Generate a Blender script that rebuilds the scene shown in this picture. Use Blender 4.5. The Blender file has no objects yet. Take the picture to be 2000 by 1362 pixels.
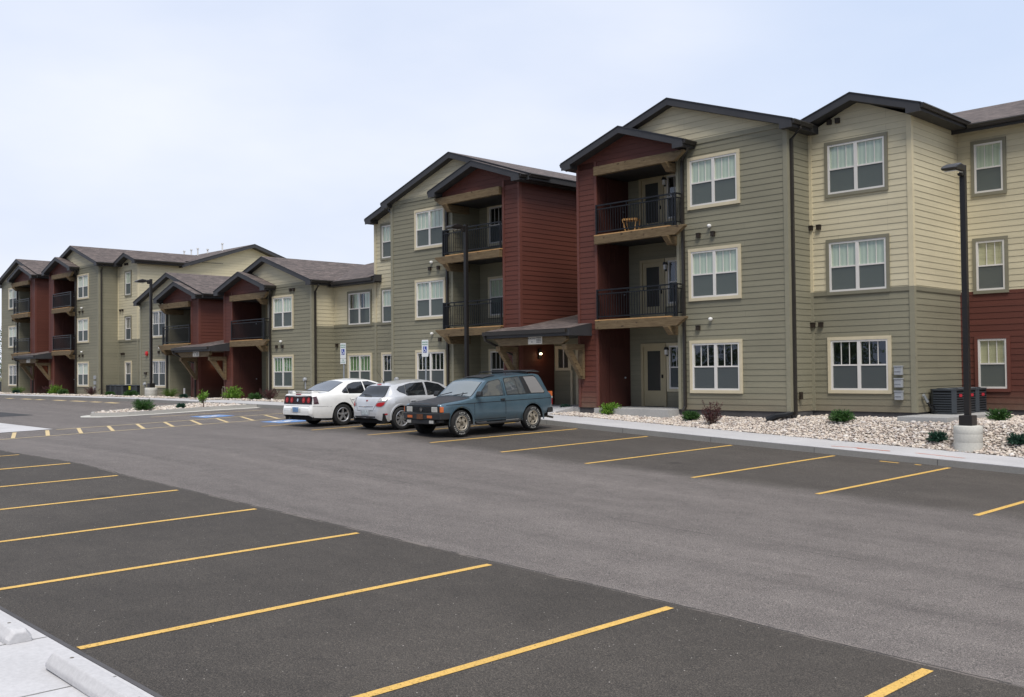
import bpy, bmesh, math, random
import numpy as np
from mathutils import Vector, Matrix
from mathutils.bvhtree import BVHTree
R = math.radians
scene = bpy.context.scene
COL = scene.collection
rnd = random.Random(7)

# ------------------------------------------------------------------ helpers
def link(o, parent=None):
    COL.objects.link(o)
    if parent is not None: o.parent = parent
    return o
def tag(o, label=None, cat=None, group=None, kind=None):
    if label: o['label'] = label
    if cat: o['category'] = cat
    if group: o['group'] = group
    if kind: o['kind'] = kind
    return o
def empty(name, loc=(0, 0, 0), rz=0, parent=None):
    o = bpy.data.objects.new(name, None); link(o, parent)
    o.location = loc; o.rotation_euler = (0, 0, rz); o.empty_display_size = .3
    return o
def copy_tree(o, parent=None):
    c = o.copy(); COL.objects.link(c); c.parent = parent
    for ch in list(KIDS.get(o.name, [])): 
        k = copy_tree(ch, c); KIDS.setdefault(c.name, []).append(k)
    return c
KIDS = {}
class MB:
    """collects simple shapes and links them as one mesh object"""
    def __init__(s): s.v = []; s.f = []; s.m = []; s.mats = []; s.cur = 0
    def mat(s, m):
        if m not in s.mats: s.mats.append(m)
        s.cur = s.mats.index(m); return s
    def face(s, pts):
        n = len(s.v); s.v += [tuple(p) for p in pts]; s.f.append(tuple(range(n, n + len(pts)))); s.m.append(s.cur)
    def box(s, x0, x1, y0, y1, z0, z1):
        if x0 > x1: x0, x1 = x1, x0
        if y0 > y1: y0, y1 = y1, y0
        n = len(s.v)
        s.v += [(x0,y0,z0),(x1,y0,z0),(x1,y1,z0),(x0,y1,z0),(x0,y0,z1),(x1,y0,z1),(x1,y1,z1),(x0,y1,z1)]
        for f in ((0,3,2,1),(4,5,6,7),(0,1,5,4),(1,2,6,5),(2,3,7,6),(3,0,4,7)):
            s.f.append(tuple(n + i for i in f)); s.m.append(s.cur)
        return s
    def prism(s, poly, a0, a1, axis='Y'):
        """poly in the two other axes, extruded from a0 to a1 along axis"""
        n = len(s.v); k = len(poly)
        for a in (a0, a1):
            for p, q in poly:
                s.v.append({'Y': (p, a, q), 'X': (a, p, q), 'Z': (p, q, a)}[axis])
        fs = [tuple(range(n, n + k)), tuple(range(n + 2 * k - 1, n + k - 1, -1))]
        for i in range(k):
            j = (i + 1) % k; fs.append((n + i, n + i + k, n + j + k, n + j))
        for f in fs: s.f.append(f); s.m.append(s.cur)
        return s
    def tube(s, pts, r, n=8, r1=None, caps=True):
        P = [Vector(p) for p in pts]; base = len(s.v); up = Vector((0, 0, 1))
        for i, p in enumerate(P):
            d = (P[min(i + 1, len(P) - 1)] - P[max(i - 1, 0)]).normalized()
            a = d.cross(up) if abs(d.z) < .95 else d.cross(Vector((1, 0, 0)))
            a.normalize(); b = d.cross(a)
            rr = r if r1 is None else r + (r1 - r) * i / (len(P) - 1)
            for k in range(n):
                t = 2 * math.pi * k / n + math.pi / n
                s.v.append(tuple(p + a * math.cos(t) * rr + b * math.sin(t) * rr))
        for i in range(len(P) - 1):
            for k in range(n):
                k2 = (k + 1) % n; q = base + i * n
                s.f.append((q + k, q + k2, q + n + k2, q + n + k)); s.m.append(s.cur)
        if caps:
            s.f.append(tuple(base + k for k in range(n))[::-1]); s.m.append(s.cur)
            q = base + (len(P) - 1) * n; s.f.append(tuple(q + k for k in range(n))); s.m.append(s.cur)
        return s
    def lathe(s, prof, n=24, axis='Z', c=(0, 0, 0)):
        """prof: (radius, height) pairs round the axis through c"""
        base = len(s.v)
        for r_, h in prof:
            for k in range(n):
                t = 2 * math.pi * k / n; a, b = r_ * math.cos(t), r_ * math.sin(t)
                s.v.append({'Z': (c[0]+a, c[1]+b, c[2]+h), 'Y': (c[0]+a, c[1]+h, c[2]+b), 'X': (c[0]+h, c[1]+a, c[2]+b)}[axis])
        for i in range(len(prof) - 1):
            for k in range(n):
                k2 = (k + 1) % n; q = base + i * n
                s.f.append((q + k, q + k2, q + n + k2, q + n + k)); s.m.append(s.cur)
        return s
    def build(s, name, mats=None, parent=None, smooth=None, bevel=0, fixn=True):
        me = bpy.data.meshes.new(name); me.from_pydata(s.v, [], s.f)
        ml = s.mats if s.mats else ([mats] if not isinstance(mats, (list, tuple)) else mats)
        for m in ml: me.materials.append(m)
        if s.mats: me.polygons.foreach_set('material_index', s.m)
        if fixn:
            bm = bmesh.new(); bm.from_mesh(me)
            bmesh.ops.remove_doubles(bm, verts=bm.verts, dist=1e-5) if smooth else None
            bmesh.ops.recalc_face_normals(bm, faces=bm.faces); bm.to_mesh(me); bm.free()
        if smooth:
            me.polygons.foreach_set('use_smooth', [True] * len(me.polygons)); me.set_sharp_from_angle(angle=R(smooth))
        me.update()
        o = bpy.data.objects.new(name, me); link(o, parent)
        if parent is not None: KIDS.setdefault(parent.name, []).append(o)
        if bevel:
            b = o.modifiers.new('bevel', 'BEVEL'); b.width = bevel; b.segments = 2; b.limit_method = 'ANGLE'
        return o
def part_empty(name, parent, loc=(0,0,0)):
    o = empty(name, loc, 0, parent); KIDS.setdefault(parent.name, []).append(o); return o

# ------------------------------------------------------------------ materials
def newmat(name):
    m = bpy.data.materials.new(name); m.use_nodes = True
    nt = m.node_tree; b = nt.nodes['Principled BSDF']; return m, nt, b
def N(nt, t, **kw):
    n = nt.nodes.new(t)
    for k, v in kw.items(): setattr(n, k, v)
    return n
def ramp(nt, src, stops):
    r = N(nt, 'ShaderNodeValToRGB'); nt.links.new(src, r.inputs[0]); e = r.color_ramp.elements
    while len(e) < len(stops): e.new(.5)
    for i, (p, c) in enumerate(stops): e[i].position = p; e[i].color = (*c, 1) if len(c) == 3 else c
    return r.outputs[0]
def noise(nt, vec, scale, detail=3, rough=.55):
    n = N(nt, 'ShaderNodeTexNoise'); n.inputs['Scale'].default_value = scale; n.inputs['Detail'].default_value = detail
    n.inputs['Roughness'].default_value = rough; nt.links.new(vec, n.inputs['Vector']); return n.outputs['Fac']
def mapping(nt, scale=(1, 1, 1), rot=(0, 0, 0), coord='Object'):
    tc = N(nt, 'ShaderNodeTexCoord'); mp = N(nt, 'ShaderNodeMapping'); nt.links.new(tc.outputs[coord], mp.inputs[0])
    mp.inputs['Scale'].default_value = scale; mp.inputs['Rotation'].default_value = rot; return mp.outputs[0]
def mul(nt, a, b, fac=1.0, mode='MULTIPLY'):
    x = N(nt, 'ShaderNodeMix', data_type='RGBA', blend_type=mode)
    x.inputs[0].default_value = fac
    nt.links.new(a, x.inputs[6])
    if isinstance(b, (tuple, list)): x.inputs[7].default_value = (*b, 1)
    else: nt.links.new(b, x.inputs[7])
    return x.outputs[2]
def bump(nt, b, src, strength, dist=.01):
    n = N(nt, 'ShaderNodeBump'); n.inputs['Strength'].default_value = strength; n.inputs['Distance'].default_value = dist
    nt.links.new(src, n.inputs['Height']); nt.links.new(n.outputs[0], b.inputs['Normal'])
def varied(name, col, rough=.6, amt=.12, scale=3, stretch=(1, 1, 1), metallic=0, coat=0, bmp=0, bscale=40, spec=.5, fine=0):
    m, nt, b = newmat(name); v = mapping(nt, stretch)
    lo = tuple(c * (1 - amt) for c in col); hi = tuple(min(1, c * (1 + amt)) for c in col)
    c = ramp(nt, noise(nt, v, scale, 4), [(.3, lo), (.7, hi)])
    if fine:
        f = ramp(nt, noise(nt, v, scale * 18, 2), [(.3, (1 - fine,) * 3), (.7, (1 + fine * .3,) * 3)]); c = mul(nt, c, f)
    nt.links.new(c, b.inputs['Base Color'])
    b.inputs['Roughness'].default_value = rough; b.inputs['Metallic'].default_value = metallic
    b.inputs['Specular IOR Level'].default_value = spec
    if coat: b.inputs['Coat Weight'].default_value = coat; b.inputs['Coat Roughness'].default_value = .06
    if bmp: bump(nt, b, noise(nt, v, bscale, 3), bmp)
    return m
M = {}
GREEN = (.250, .236, .168); YEL = (.62, .56, .39); RED = (.120, .038, .026)
def siding(name, col):
    m, nt, b = newmat(name); v = mapping(nt, (1, 1, 1))
    big = ramp(nt, noise(nt, mapping(nt, (.35, .35, .6)), 1.2, 4), [(.3, tuple(c * .92 for c in col)), (.7, tuple(c * 1.06 for c in col))])
    # every board a slightly different tone, faint wood grain along it
    lap = ramp(nt, noise(nt, mapping(nt, (.28, .28, 5.6)), 1.0, 1), [(.3, (.93,) * 3), (.7, (1.04,) * 3)])
    gr = ramp(nt, noise(nt, mapping(nt, (6, 6, 60)), 1.0, 3), [(.3, (.95,) * 3), (.7, (1.03,) * 3)])
    # butt joints between board lengths, and splash dirt low on the wall
    tc = N(nt, 'ShaderNodeTexCoord'); sp = N(nt, 'ShaderNodeSeparateXYZ'); nt.links.new(tc.outputs['Object'], sp.inputs[0])
    ad = N(nt, 'ShaderNodeMath', operation='ADD'); nt.links.new(sp.outputs[0], ad.inputs[0]); nt.links.new(sp.outputs[1], ad.inputs[1])
    az = N(nt, 'ShaderNodeMath', operation='ADD'); nt.links.new(sp.outputs[2], az.inputs[0]); az.inputs[1].default_value = 1.27 + .178 * 20
    cb = N(nt, 'ShaderNodeCombineXYZ'); nt.links.new(ad.outputs[0], cb.inputs[0]); nt.links.new(az.outputs[0], cb.inputs[1])
    bk = N(nt, 'ShaderNodeTexBrick'); bk.offset = .41; bk.offset_frequency = 3; bk.inputs['Scale'].default_value = 1; bk.inputs['Brick Width'].default_value = 3.66; bk.inputs['Row Height'].default_value = .178; bk.inputs['Mortar Size'].default_value = .0028; bk.inputs['Mortar Smooth'].default_value = 0
    bk.inputs['Color1'].default_value = (1, 1, 1, 1); bk.inputs['Color2'].default_value = (.955, .955, .955, 1); bk.inputs['Mortar'].default_value = (.62, .62, .62, 1); nt.links.new(cb.outputs[0], bk.inputs['Vector'])
    mr = N(nt, 'ShaderNodeMapRange'); nt.links.new(sp.outputs[2], mr.inputs[0]); mr.inputs[1].default_value = -1.30; mr.inputs[2].default_value = -.65; mr.inputs[3].default_value = .9; mr.inputs[4].default_value = 0
    dm = N(nt, 'ShaderNodeMath', operation='MULTIPLY'); nt.links.new(mr.outputs[0], dm.inputs[0]); nt.links.new(noise(nt, mapping(nt, (3, 3, 2)), 1.4, 5, .7), dm.inputs[1])
    base = mul(nt, mul(nt, mul(nt, big, lap), gr), bk.outputs['Color'])
    dx = N(nt, 'ShaderNodeMix', data_type='RGBA'); nt.links.new(dm.outputs[0], dx.inputs[0]); nt.links.new(base, dx.inputs[6]); dx.inputs[7].default_value = (.20, .16, .115, 1)
    nt.links.new(dx.outputs[2], b.inputs['Base Color'])
    b.inputs['Roughness'].default_value = .62; b.inputs['Specular IOR Level'].default_value = .35
    bump(nt, b, noise(nt, mapping(nt, (8, 8, 80)), 1.0, 3), .25, .004)
    return m
M['green'] = siding('green lap siding', GREEN); M['yellow'] = siding('cream lap siding', YEL); M['red'] = siding('red lap siding', RED)
M['lining'] = varied('dark red board lining', (.062, .018, .013), .6, .12, 2)  # darker than the siding red, painting in the shade of the balcony recess
M['trim_g'] = varied('green trim', tuple(c * .82 for c in GREEN), .6, .05)
M['trim_gl'] = varied('green corner trim', tuple(c * 1.02 for c in GREEN), .6, .05)
M['trim_y'] = varied('cream trim', (.60, .53, .37), .6, .05)
M['trim_r'] = varied('red trim', tuple(c * 1.1 for c in RED), .6, .05)
M['vinyl'] = varied('white vinyl', (.70, .68, .64), .4, .03)
M['fascia'] = varied('charcoal fascia', (.040, .040, .043), .5, .12, 2)
M['soffit'] = varied('charcoal soffit', (.028, .027, .027), .7, .1, 2)
M['spout'] = varied('brown downspout', (.030, .026, .022), .4, .1, 2)
M['black'] = varied('black metal', (.012, .013, .015), .35, .1, 3, metallic=.3)
M['interior'] = varied('dark interior', (.012, .013, .014), .9, .1)
M['found'] = varied('dark foundation', (.075, .072, .075), .9, .2, 3, bmp=.3)
M['white'] = varied('white plastic', (.75, .75, .73), .4, .03)
M['grey_box'] = varied('grey utility box', (.34, .36, .38), .45, .05)
M['ventbrown'] = varied('brown vent', (.022, .014, .008), .6, .05)
M['galv'] = varied('galvanised steel', (.42, .45, .48), .35, .08, 6, metallic=.6)
M['bronze'] = varied('dark bronze pole', (.022, .020, .019), .35, .08, 3, metallic=.2)
def timber():
    m, nt, b = newmat('stained timber'); v = mapping(nt, (1.2, 1.2, 9))
    c = ramp(nt, noise(nt, v, 3.0, 5, .65), [(.25, (.085, .055, .026)), (.5, (.150, .103, .050)), (.75, (.205, .150, .082))])
    k = ramp(nt, noise(nt, mapping(nt, (1, 1, 1.6)), 4.5, 1), [(.66, (1, 1, 1)), (.74, (.35, .30, .25))])
    nt.links.new(mul(nt, c, k), b.inputs['Base Color']); b.inputs['Roughness'].default_value = .75
    bump(nt, b, noise(nt, v, 14, 3), .3); return m
M['timber'] = timber()
M['deckedge'] = varied('raw pine edge', (.52, .30, .12), .6, .15, 5)
M['pine'] = varied('pine furniture', (.55, .30, .10), .5, .15, 5)
def concrete(name, col, bs=60):
    m, nt, b = newmat(name)
    c = ramp(nt, noise(nt, mapping(nt), .9, 5, .6), [(.3, tuple(x * .90 for x in col)), (.7, tuple(min(1, x * 1.06) for x in col))])
    f = ramp(nt, noise(nt, mapping(nt), 22, 4, .7), [(.35, (.90,) * 3), (.65, (1.03,) * 3)])
    nt.links.new(mul(nt, c, f), b.inputs['Base Color']); b.inputs['Roughness'].default_value = .85
    b.inputs['Specular IOR Level'].default_value = .3
    bump(nt, b, noise(nt, mapping(nt), bs, 4), .35, .004); return m
M['concrete'] = concrete('pale concrete', (.53, .525, .53)); M['kerb'] = concrete('grey kerb concrete', (.25, .245, .23)); M['base'] = concrete('cast footing concrete', (.56, .55, .50))
M['slab'] = concrete('patio concrete', (.42, .42, .41))
def shingle():
    m, nt, b = newmat('asphalt shingles')
    tc = N(nt, 'ShaderNodeTexCoord'); 
    br = N(nt, 'ShaderNodeTexBrick'); br.offset = .37; br.inputs['Scale'].default_value = 1; br.inputs['Brick Width'].default_value = .30
    br.inputs['Row Height'].default_value = .145; br.inputs['Mortar Size'].default_value = .006; br.inputs['Bias'].default_value = -.1
    br.inputs['Color1'].default_value = (.135, .113, .105, 1); br.inputs['Color2'].default_value = (.078, .066, .062, 1); br.inputs['Mortar'].default_value = (.045, .034, .03, 1)
    nt.links.new(tc.outputs['UV'], br.inputs['Vector'])
    mp = N(nt, 'ShaderNodeMapping'); nt.links.new(tc.outputs['UV'], mp.inputs[0]); mp.inputs['Scale'].default_value = (3.4, 6.8, 1)
    s = ramp(nt, noise(nt, mp.outputs[0], 1.0, 2), [(.35, (.66, .64, .64)), (.65, (1.32, 1.28, 1.25))])
    mp2 = N(nt, 'ShaderNodeMapping'); nt.links.new(tc.outputs['UV'], mp2.inputs[0]); mp2.inputs['Scale'].default_value = (1.1, 2.6, 1)
    s = mul(nt, s, ramp(nt, noise(nt, mp2.outputs[0], 1.0, 3), [(.35, (.78, .77, .77)), (.65, (1.2, 1.17, 1.15))]))
    nt.links.new(mul(nt, br.outputs['Color'], s), b.inputs['Base Color']); b.inputs['Roughness'].default_value = .9
    bump(nt, b, br.outputs['Fac'], -.4, .01); return m
M['shingle'] = shingle()
def glass(name, tint=(.75, .85, .80), ior=1.62, opaque=False, base=(.01, .012, .014), fac=1.0):
    m, nt, b = newmat(name); nt.nodes.remove(b); out = nt.nodes['Material Output']
    g = N(nt, 'ShaderNodeBsdfGlossy'); g.inputs['Roughness'].default_value = .012; g.inputs['Color'].default_value = (.95, .97, 1, 1)
    # old panes are never quite flat
    bp = N(nt, 'ShaderNodeBump'); bp.inputs['Strength'].default_value = .10; bp.inputs['Distance'].default_value = .02
    nt.links.new(noise(nt, mapping(nt), 1.6, 2), bp.inputs['Height']); nt.links.new(bp.outputs[0], g.inputs['Normal'])
    if opaque:
        t = N(nt, 'ShaderNodeBsdfDiffuse'); t.inputs['Color'].default_value = (*base, 1)
    else:
        t = N(nt, 'ShaderNodeBsdfTransparent'); t.inputs['Color'].default_value = (*tint, 1)
    f = N(nt, 'ShaderNodeFresnel'); f.inputs['IOR'].default_value = ior
    ge = N(nt, 'ShaderNodeNewGeometry'); mi = N(nt, 'ShaderNodeMapRange'); nt.links.new(ge.outputs['Backfacing'], mi.inputs[0]); mi.inputs[3].default_value = ior; mi.inputs[4].default_value = 1 / ior; nt.links.new(mi.outputs[0], f.inputs['IOR'])
    mx = N(nt, 'ShaderNodeMixShader')
    nt.links.new(f.outputs[0], mx.inputs[0]); nt.links.new(t.outputs[0], mx.inputs[1]); nt.links.new(g.outputs[0], mx.inputs[2]); nt.links.new(mx.outputs[0], out.inputs[0])
    return m
M['glass'] = glass('window glass', (.90, .95, .89), 2.15)
M['carglass'] = glass('car glass', opaque=True, ior=1.75, base=(.012, .014, .016))
M['carglass_l'] = glass('sky-painted car glass', opaque=True, ior=2.5, base=(.075, .085, .092))  # pale base paints in the sky and ground mirrored by the glass
def screen():
    m, nt, b = newmat('insect screen'); out = nt.nodes['Material Output']
    b.inputs['Base Color'].default_value = (.095, .112, .115, 1); b.inputs['Roughness'].default_value = .7
    t = N(nt, 'ShaderNodeBsdfTransparent'); mx = N(nt, 'ShaderNodeMixShader'); mx.inputs[0].default_value = .72
    nt.links.new(t.outputs[0], mx.inputs[1]); nt.links.new(b.outputs[0], mx.inputs[2]); nt.links.new(mx.outputs[0], out.inputs[0]); return m
M['screen'] = screen()
def blindmat(nm='vertical blinds', c0=(.52, .57, .49), c1=(.62, .66, .57)):
    m, nt, b = newmat(nm); v = mapping(nt, (1, 1, 1))
    w = N(nt, 'ShaderNodeTexWave'); w.bands_direction = 'X'; w.inputs['Scale'].default_value = 3.4; w.inputs['Distortion'].default_value = .6; nt.links.new(v, w.inputs[0])
    w.inputs['Scale'].default_value = 2.6
    nt.links.new(ramp(nt, w.outputs['Fac'], [(.0, c0), (.9, c1)]), b.inputs['Base Color']); b.inputs['Roughness'].default_value = .7
    return m
M['blind'] = blindmat(); M['blind_g'] = blindmat('green vertical blinds', (.13, .22, .10), (.19, .30, .14))
# ------------------------------------------------------------------ terrain functions (metres, camera eye at z = 0)
def interp(x, pts):
    if x <= pts[0][0]: return pts[0][1]
    for (a, b), (c, d) in zip(pts, pts[1:]):
        if x <= c: return b + (d - b) * (x - a) / (c - a)
    return pts[-1][1]
Z0 = [(-85,-1.40),(-52,-1.39),(-39.5,-1.47),(-32,-1.54),(-27,-1.58),(-22.5,-1.65),(-20,-1.775),(-15,-2.0),(-12.6,-2.10),(-7.9,-2.31),(-5,-2.45),(-2,-2.56),(2,-2.65),(60,-3.2)]
SL = [(-60,.024),(-32,.024),(-25,.019),(-20,.016),(-15,.0125),(-9,.008),(-6,.005),(0,.003)]
def G(X, Y): return interp(X, Z0) + interp(X, SL) * (max(min(Y, 22.9), -15) - 22.9)
def ktop(X): return interp(X, Z0) + .15
def walk_in(X): return 24.9 if X > -47 else 24.25
def RK(X, Y):
    b = interp(X, [(-38, -1.34), (-27, -1.45)]); yi = walk_in(X)
    if Y < yi: return ktop(X)
    t = min(1, (Y - yi) / (26.7 - yi)); t = t * t * (3 - 2 * t) * .5 + t * .5
    return ktop(X) + (b - ktop(X)) * t

def grid(name, xs, ys, zf, mat, kind='structure', parent=None, holes=None):
    v = [(x, y, zf(x, y)) for y in ys for x in xs]; n = len(xs); f = []
    for j in range(len(ys) - 1):
        for i in range(n - 1):
            if holes and holes((xs[i] + xs[i+1]) / 2, (ys[j] + ys[j+1]) / 2): continue
            f.append((j*n+i, j*n+i+1, (j+1)*n+i+1, (j+1)*n+i))
    me = bpy.data.meshes.new(name); me.from_pydata(v, [], f); me.materials.append(mat)
    me.polygons.foreach_set('use_smooth', [True] * len(f))
    o = bpy.data.objects.new(name, me); link(o, parent); tag(o, kind=kind); return o
def frange(a, b, d):
    n = max(1, int(round((b - a) / d))); return [a + (b - a) * i / n for i in range(n + 1)]
kn = [p[0] for p in Z0 if -84 < p[0] < 3] + [p[0] for p in SL if p[0] > -61]
XS = sorted(set([round(x, 3) for x in [-1500, -700, -300, -180] + frange(-130, -50, 2) + frange(-50, 6, .5) + frange(8, 60, 4) + [100, 300, 800, 1500] + kn]))
YS = sorted(set([round(y, 3) for y in frange(-60, -15, 5) + frange(-15, 22.9, .5)]))

def earth():
    m, nt, b = newmat('dry grass and earth')
    c = ramp(nt, noise(nt, mapping(nt), .08, 6), [(.35, (.09, .10, .045)), (.65, (.16, .14, .08))])
    nt.links.new(c, b.inputs['Base Color']); b.inputs['Roughness'].default_value = 1; return m
def asphalt():
    m, nt, b = newmat('asphalt'); v = mapping(nt)
    tc = N(nt, 'ShaderNodeTexCoord'); sep = N(nt, 'ShaderNodeSeparateXYZ'); nt.links.new(tc.outputs['Object'], sep.inputs[0])
    wob = noise(nt, v, .55, 4)
    def mth(op, a, b_=None):
        n = N(nt, 'ShaderNodeMath', operation=op)
        for i, q in enumerate((a, b_)):
            if q is None: continue
            if isinstance(q, (int, float)): n.inputs[i].default_value = q
            else: nt.links.new(q, n.inputs[i])
        return n.outputs[0]
    def sstep(val, a, c):
        n = N(nt, 'ShaderNodeMapRange', interpolation_type='SMOOTHSTEP'); nt.links.new(val, n.inputs[0])
        n.inputs[1].default_value = a; n.inputs[2].default_value = c; return n.outputs[0]
    yw = mth('ADD', sep.outputs[1], mth('MULTIPLY', mth('SUBTRACT', wob, .5), .05))
    yw2 = mth('ADD', sep.outputs[1], mth('MULTIPLY', mth('SUBTRACT', wob, .5), 1.6))
    near = mth('SUBTRACT', 1.0, sstep(yw, 8.60, 8.68))               # stall paving laid separately
    far = mth('MULTIPLY', sstep(yw2, 16.3, 17.7), sstep(sep.outputs[0], -31, -25))
    dark = mth('MAXIMUM', near, mth('MULTIPLY', far, .8))
    # long wheel tracks worn along the aisle
    st = noise(nt, mapping(nt, (.045, .9, 1)), 1.0, 4, .6)
    blot = noise(nt, mapping(nt, (.25, .35, 1)), 1.0, 5, .6)
    aisle = mul(nt, ramp(nt, st, [(.28, (.098, .089, .085)), (.72, (.140, .127, .121))]), ramp(nt, noise(nt, mapping(nt, (.03, 2.2, 1)), 1.0, 4, .65), [(.3, (.92,) * 3), (.7, (1.07,) * 3)]))
    stall = ramp(nt, blot, [(.2, (.035, .031, .027)), (.8, (.064, .057, .050))])
    x = N(nt, 'ShaderNodeMix', data_type='RGBA'); nt.links.new(dark, x.inputs[0]); nt.links.new(aisle, x.inputs[6]); nt.links.new(stall, x.inputs[7]); col = x.outputs[2]
    # stains, drips
    stain = ramp(nt, noise(nt, mapping(nt, (.6, 1.1, 1)), 1.0, 2), [(.70, (1, 1, 1)), (.80, (.72, .71, .70))]); col = mul(nt, col, stain)
    # oil drips where engines stand
    vd = N(nt, 'ShaderNodeTexVoronoi'); vd.inputs['Scale'].default_value = 1; nt.links.new(mapping(nt, (.55, .42, 1)), vd.inputs['Vector'])
    wd = mth('ADD', vd.outputs['Distance'], mth('MULTIPLY', mth('SUBTRACT', noise(nt, v, 9, 3), .5), .10))
    drip = mth('MULTIPLY', sstep(wd, .10, .055), mth('MULTIPLY', dark, .55)); dd = N(nt, 'ShaderNodeMix', data_type='RGBA'); nt.links.new(drip, dd.inputs[0]); nt.links.new(col, dd.inputs[6]); dd.inputs[7].default_value = (.012, .011, .011, 1); col = dd.outputs[2]
    # exposed stones, coarse speckle
    sp = ramp(nt, noise(nt, v, 55, 3, .7), [(.30, (.60,) * 3), (.52, (1,) * 3), (.70, (1.6,) * 3)]); col = mul(nt, col, sp)
    sp2 = ramp(nt, noise(nt, v, 95, 3, .85), [(.36, (.34,) * 3), (.50, (1,) * 3), (.63, (2.5, 2.4, 2.25))]); col = mul(nt, col, sp2)
    sp3 = ramp(nt, noise(nt, mapping(nt, (1.6, 2.2, 1)), 1.0, 4, .7), [(.32, (.88, .875, .87)), (.68, (1.10, 1.10, 1.09))]); col = mul(nt, col, sp3)
    vo = N(nt, 'ShaderNodeTexVoronoi'); vo.inputs['Scale'].default_value = 26; nt.links.new(v, vo.inputs['Vector'])
    wn = N(nt, 'ShaderNodeSeparateColor'); nt.links.new(vo.outputs['Color'], wn.inputs[0])
    pk = mth('MULTIPLY', mth('LESS_THAN', vo.outputs['Distance'], .16), mth('GREATER_THAN', wn.outputs[0], .975))
    y = N(nt, 'ShaderNodeMix', data_type='RGBA'); nt.links.new(pk, y.inputs[0]); nt.links.new(col, y.inputs[6]); y.inputs[7].default_value = (.45, .42, .38, 1); col = y.outputs[2]
    # the cold joint along the stalls and one hairline crack in the aisle
    w2 = noise(nt, mapping(nt, (3, 1, 1)), 1.0, 5, .7)
    jy = mth('ABSOLUTE', mth('SUBTRACT', mth('ADD', sep.outputs[1], mth('MULTIPLY', mth('SUBTRACT', w2, .5), .07)), 8.66))
    ck = mth('MULTIPLY', mth('LESS_THAN', jy, .012), mth('GREATER_THAN', noise(nt, mapping(nt, (.7, 1, 1)), 1.0, 3), .42))
    pale = mth('MULTIPLY', mth('LESS_THAN', jy, .05), mth('GREATER_THAN', noise(nt, mapping(nt, (.9, 3, 1)), 2.0, 4), .52))
    z = N(nt, 'ShaderNodeMix', data_type='RGBA'); nt.links.new(mth('MULTIPLY', pale, .45), z.inputs[0]); nt.links.new(col, z.inputs[6]); z.inputs[7].default_value = (.22, .19, .17, 1); col = z.outputs[2]
    jy2 = mth('ABSOLUTE', mth('SUBTRACT', mth('ADD', sep.outputs[1], mth('MULTIPLY', mth('SUBTRACT', w2, .5), .10)), 12.15))
    ck2 = mth('MULTIPLY', mth('LESS_THAN', jy2, .008), mth('MULTIPLY', mth('GREATER_THAN', noise(nt, mapping(nt, (.4, 1, 1)), 1.0, 3), .50), mth('GREATER_THAN', sep.outputs[0], -20)))
    z2 = N(nt, 'ShaderNodeMix', data_type='RGBA'); nt.links.new(mth('MULTIPLY', mth('MAXIMUM', ck, ck2), .8), z2.inputs[0]); nt.links.new(col, z2.inputs[6]); z2.inputs[7].default_value = (.014, .013, .013, 1); col = z2.outputs[2]
    nt.links.new(col, b.inputs['Base Color']); b.inputs['Roughness'].default_value = .82; b.inputs['Specular IOR Level'].default_value = .35
    bump(nt, b, noise(nt, v, 70, 3, .7), .5, .006); return m
M['asphalt'] = asphalt()
grid('ground', [-1500, -700, -300, -130] + frange(-100, 60, 5) + [150, 600, 1500], [-1500, -600, -200, -60] + frange(-15, 22.9, 3) + [25, 27, 30, 45, 80, 300, 1500],
     lambda x, y: (G(x, y) - .12) if y <= 22.9 else min(ktop(x), RK(x, y)) - .22, earth())
grid('parking_lot', [x for x in XS if -301 < x < 61], YS, G, M['asphalt'])

# painted lines
def paint(name, col, wear=.5):
    m, nt, b = newmat(name); v = mapping(nt); out = nt.nodes['Material Output']
    nt.links.new(mul(nt, ramp(nt, noise(nt, v, 3, 4), [(.3, tuple(c * .86 for c in col)), (.7, col)]), ramp(nt, noise(nt, v, 60, 3, .7), [(.35, (.78,) * 3), (.6, (1.05,) * 3)])), b.inputs['Base Color'])
    b.inputs['Roughness'].default_value = .7
    t = N(nt, 'ShaderNodeBsdfTransparent'); mx = N(nt, 'ShaderNodeMixShader')
    a = ramp(nt, noise(nt, v, 28, 5, .75), [(wear - .10, (0, 0, 0)), (wear - .02, (1, 1, 1))])
    nt.links.new(a, mx.inputs[0]); nt.links.new(t.outputs[0], mx.inputs[1]); nt.links.new(b.outputs[0], mx.inputs[2]); nt.links.new(mx.outputs[0], out.inputs[0]); return m
M['ypaint'] = paint('yellow line paint', (.72, .45, .11), .435); M['ypaint_old'] = paint('old yellow paint', (.70, .54, .28), .42)
M['blue'] = paint('blue ground paint', (.14, .30, .62), .40); M['wpaint'] = paint('white ground paint', (.72, .74, .76), .42); M['orange'] = paint('orange marking paint', (.70, .16, .07), .50)
def drape(name, pts, w, mat, dz=.005, zf=G, mb=None, step=.5):
    own = mb is None; mb = mb or MB().mat(mat); mb.mat(mat)
    for (x0, y0), (x1, y1) in zip(pts, pts[1:]):
        L = math.hypot(x1 - x0, y1 - y0); nx, ny = -(y1 - y0) / L * w / 2, (x1 - x0) / L * w / 2; n = max(1, int(L / step))
        for i in range(n):
            q = []
            for t, s in ((i / n, 1), ((i + 1) / n, 1), ((i + 1) / n, -1), (i / n, -1)):
                x, y = x0 + (x1 - x0) * t + nx * s, y0 + (y1 - y0) * t + ny * s; q.append((x, y, zf(x, y) + dz))
            mb.face(q[::-1])
    if own: return tag(mb.build(name), kind='structure')
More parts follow.
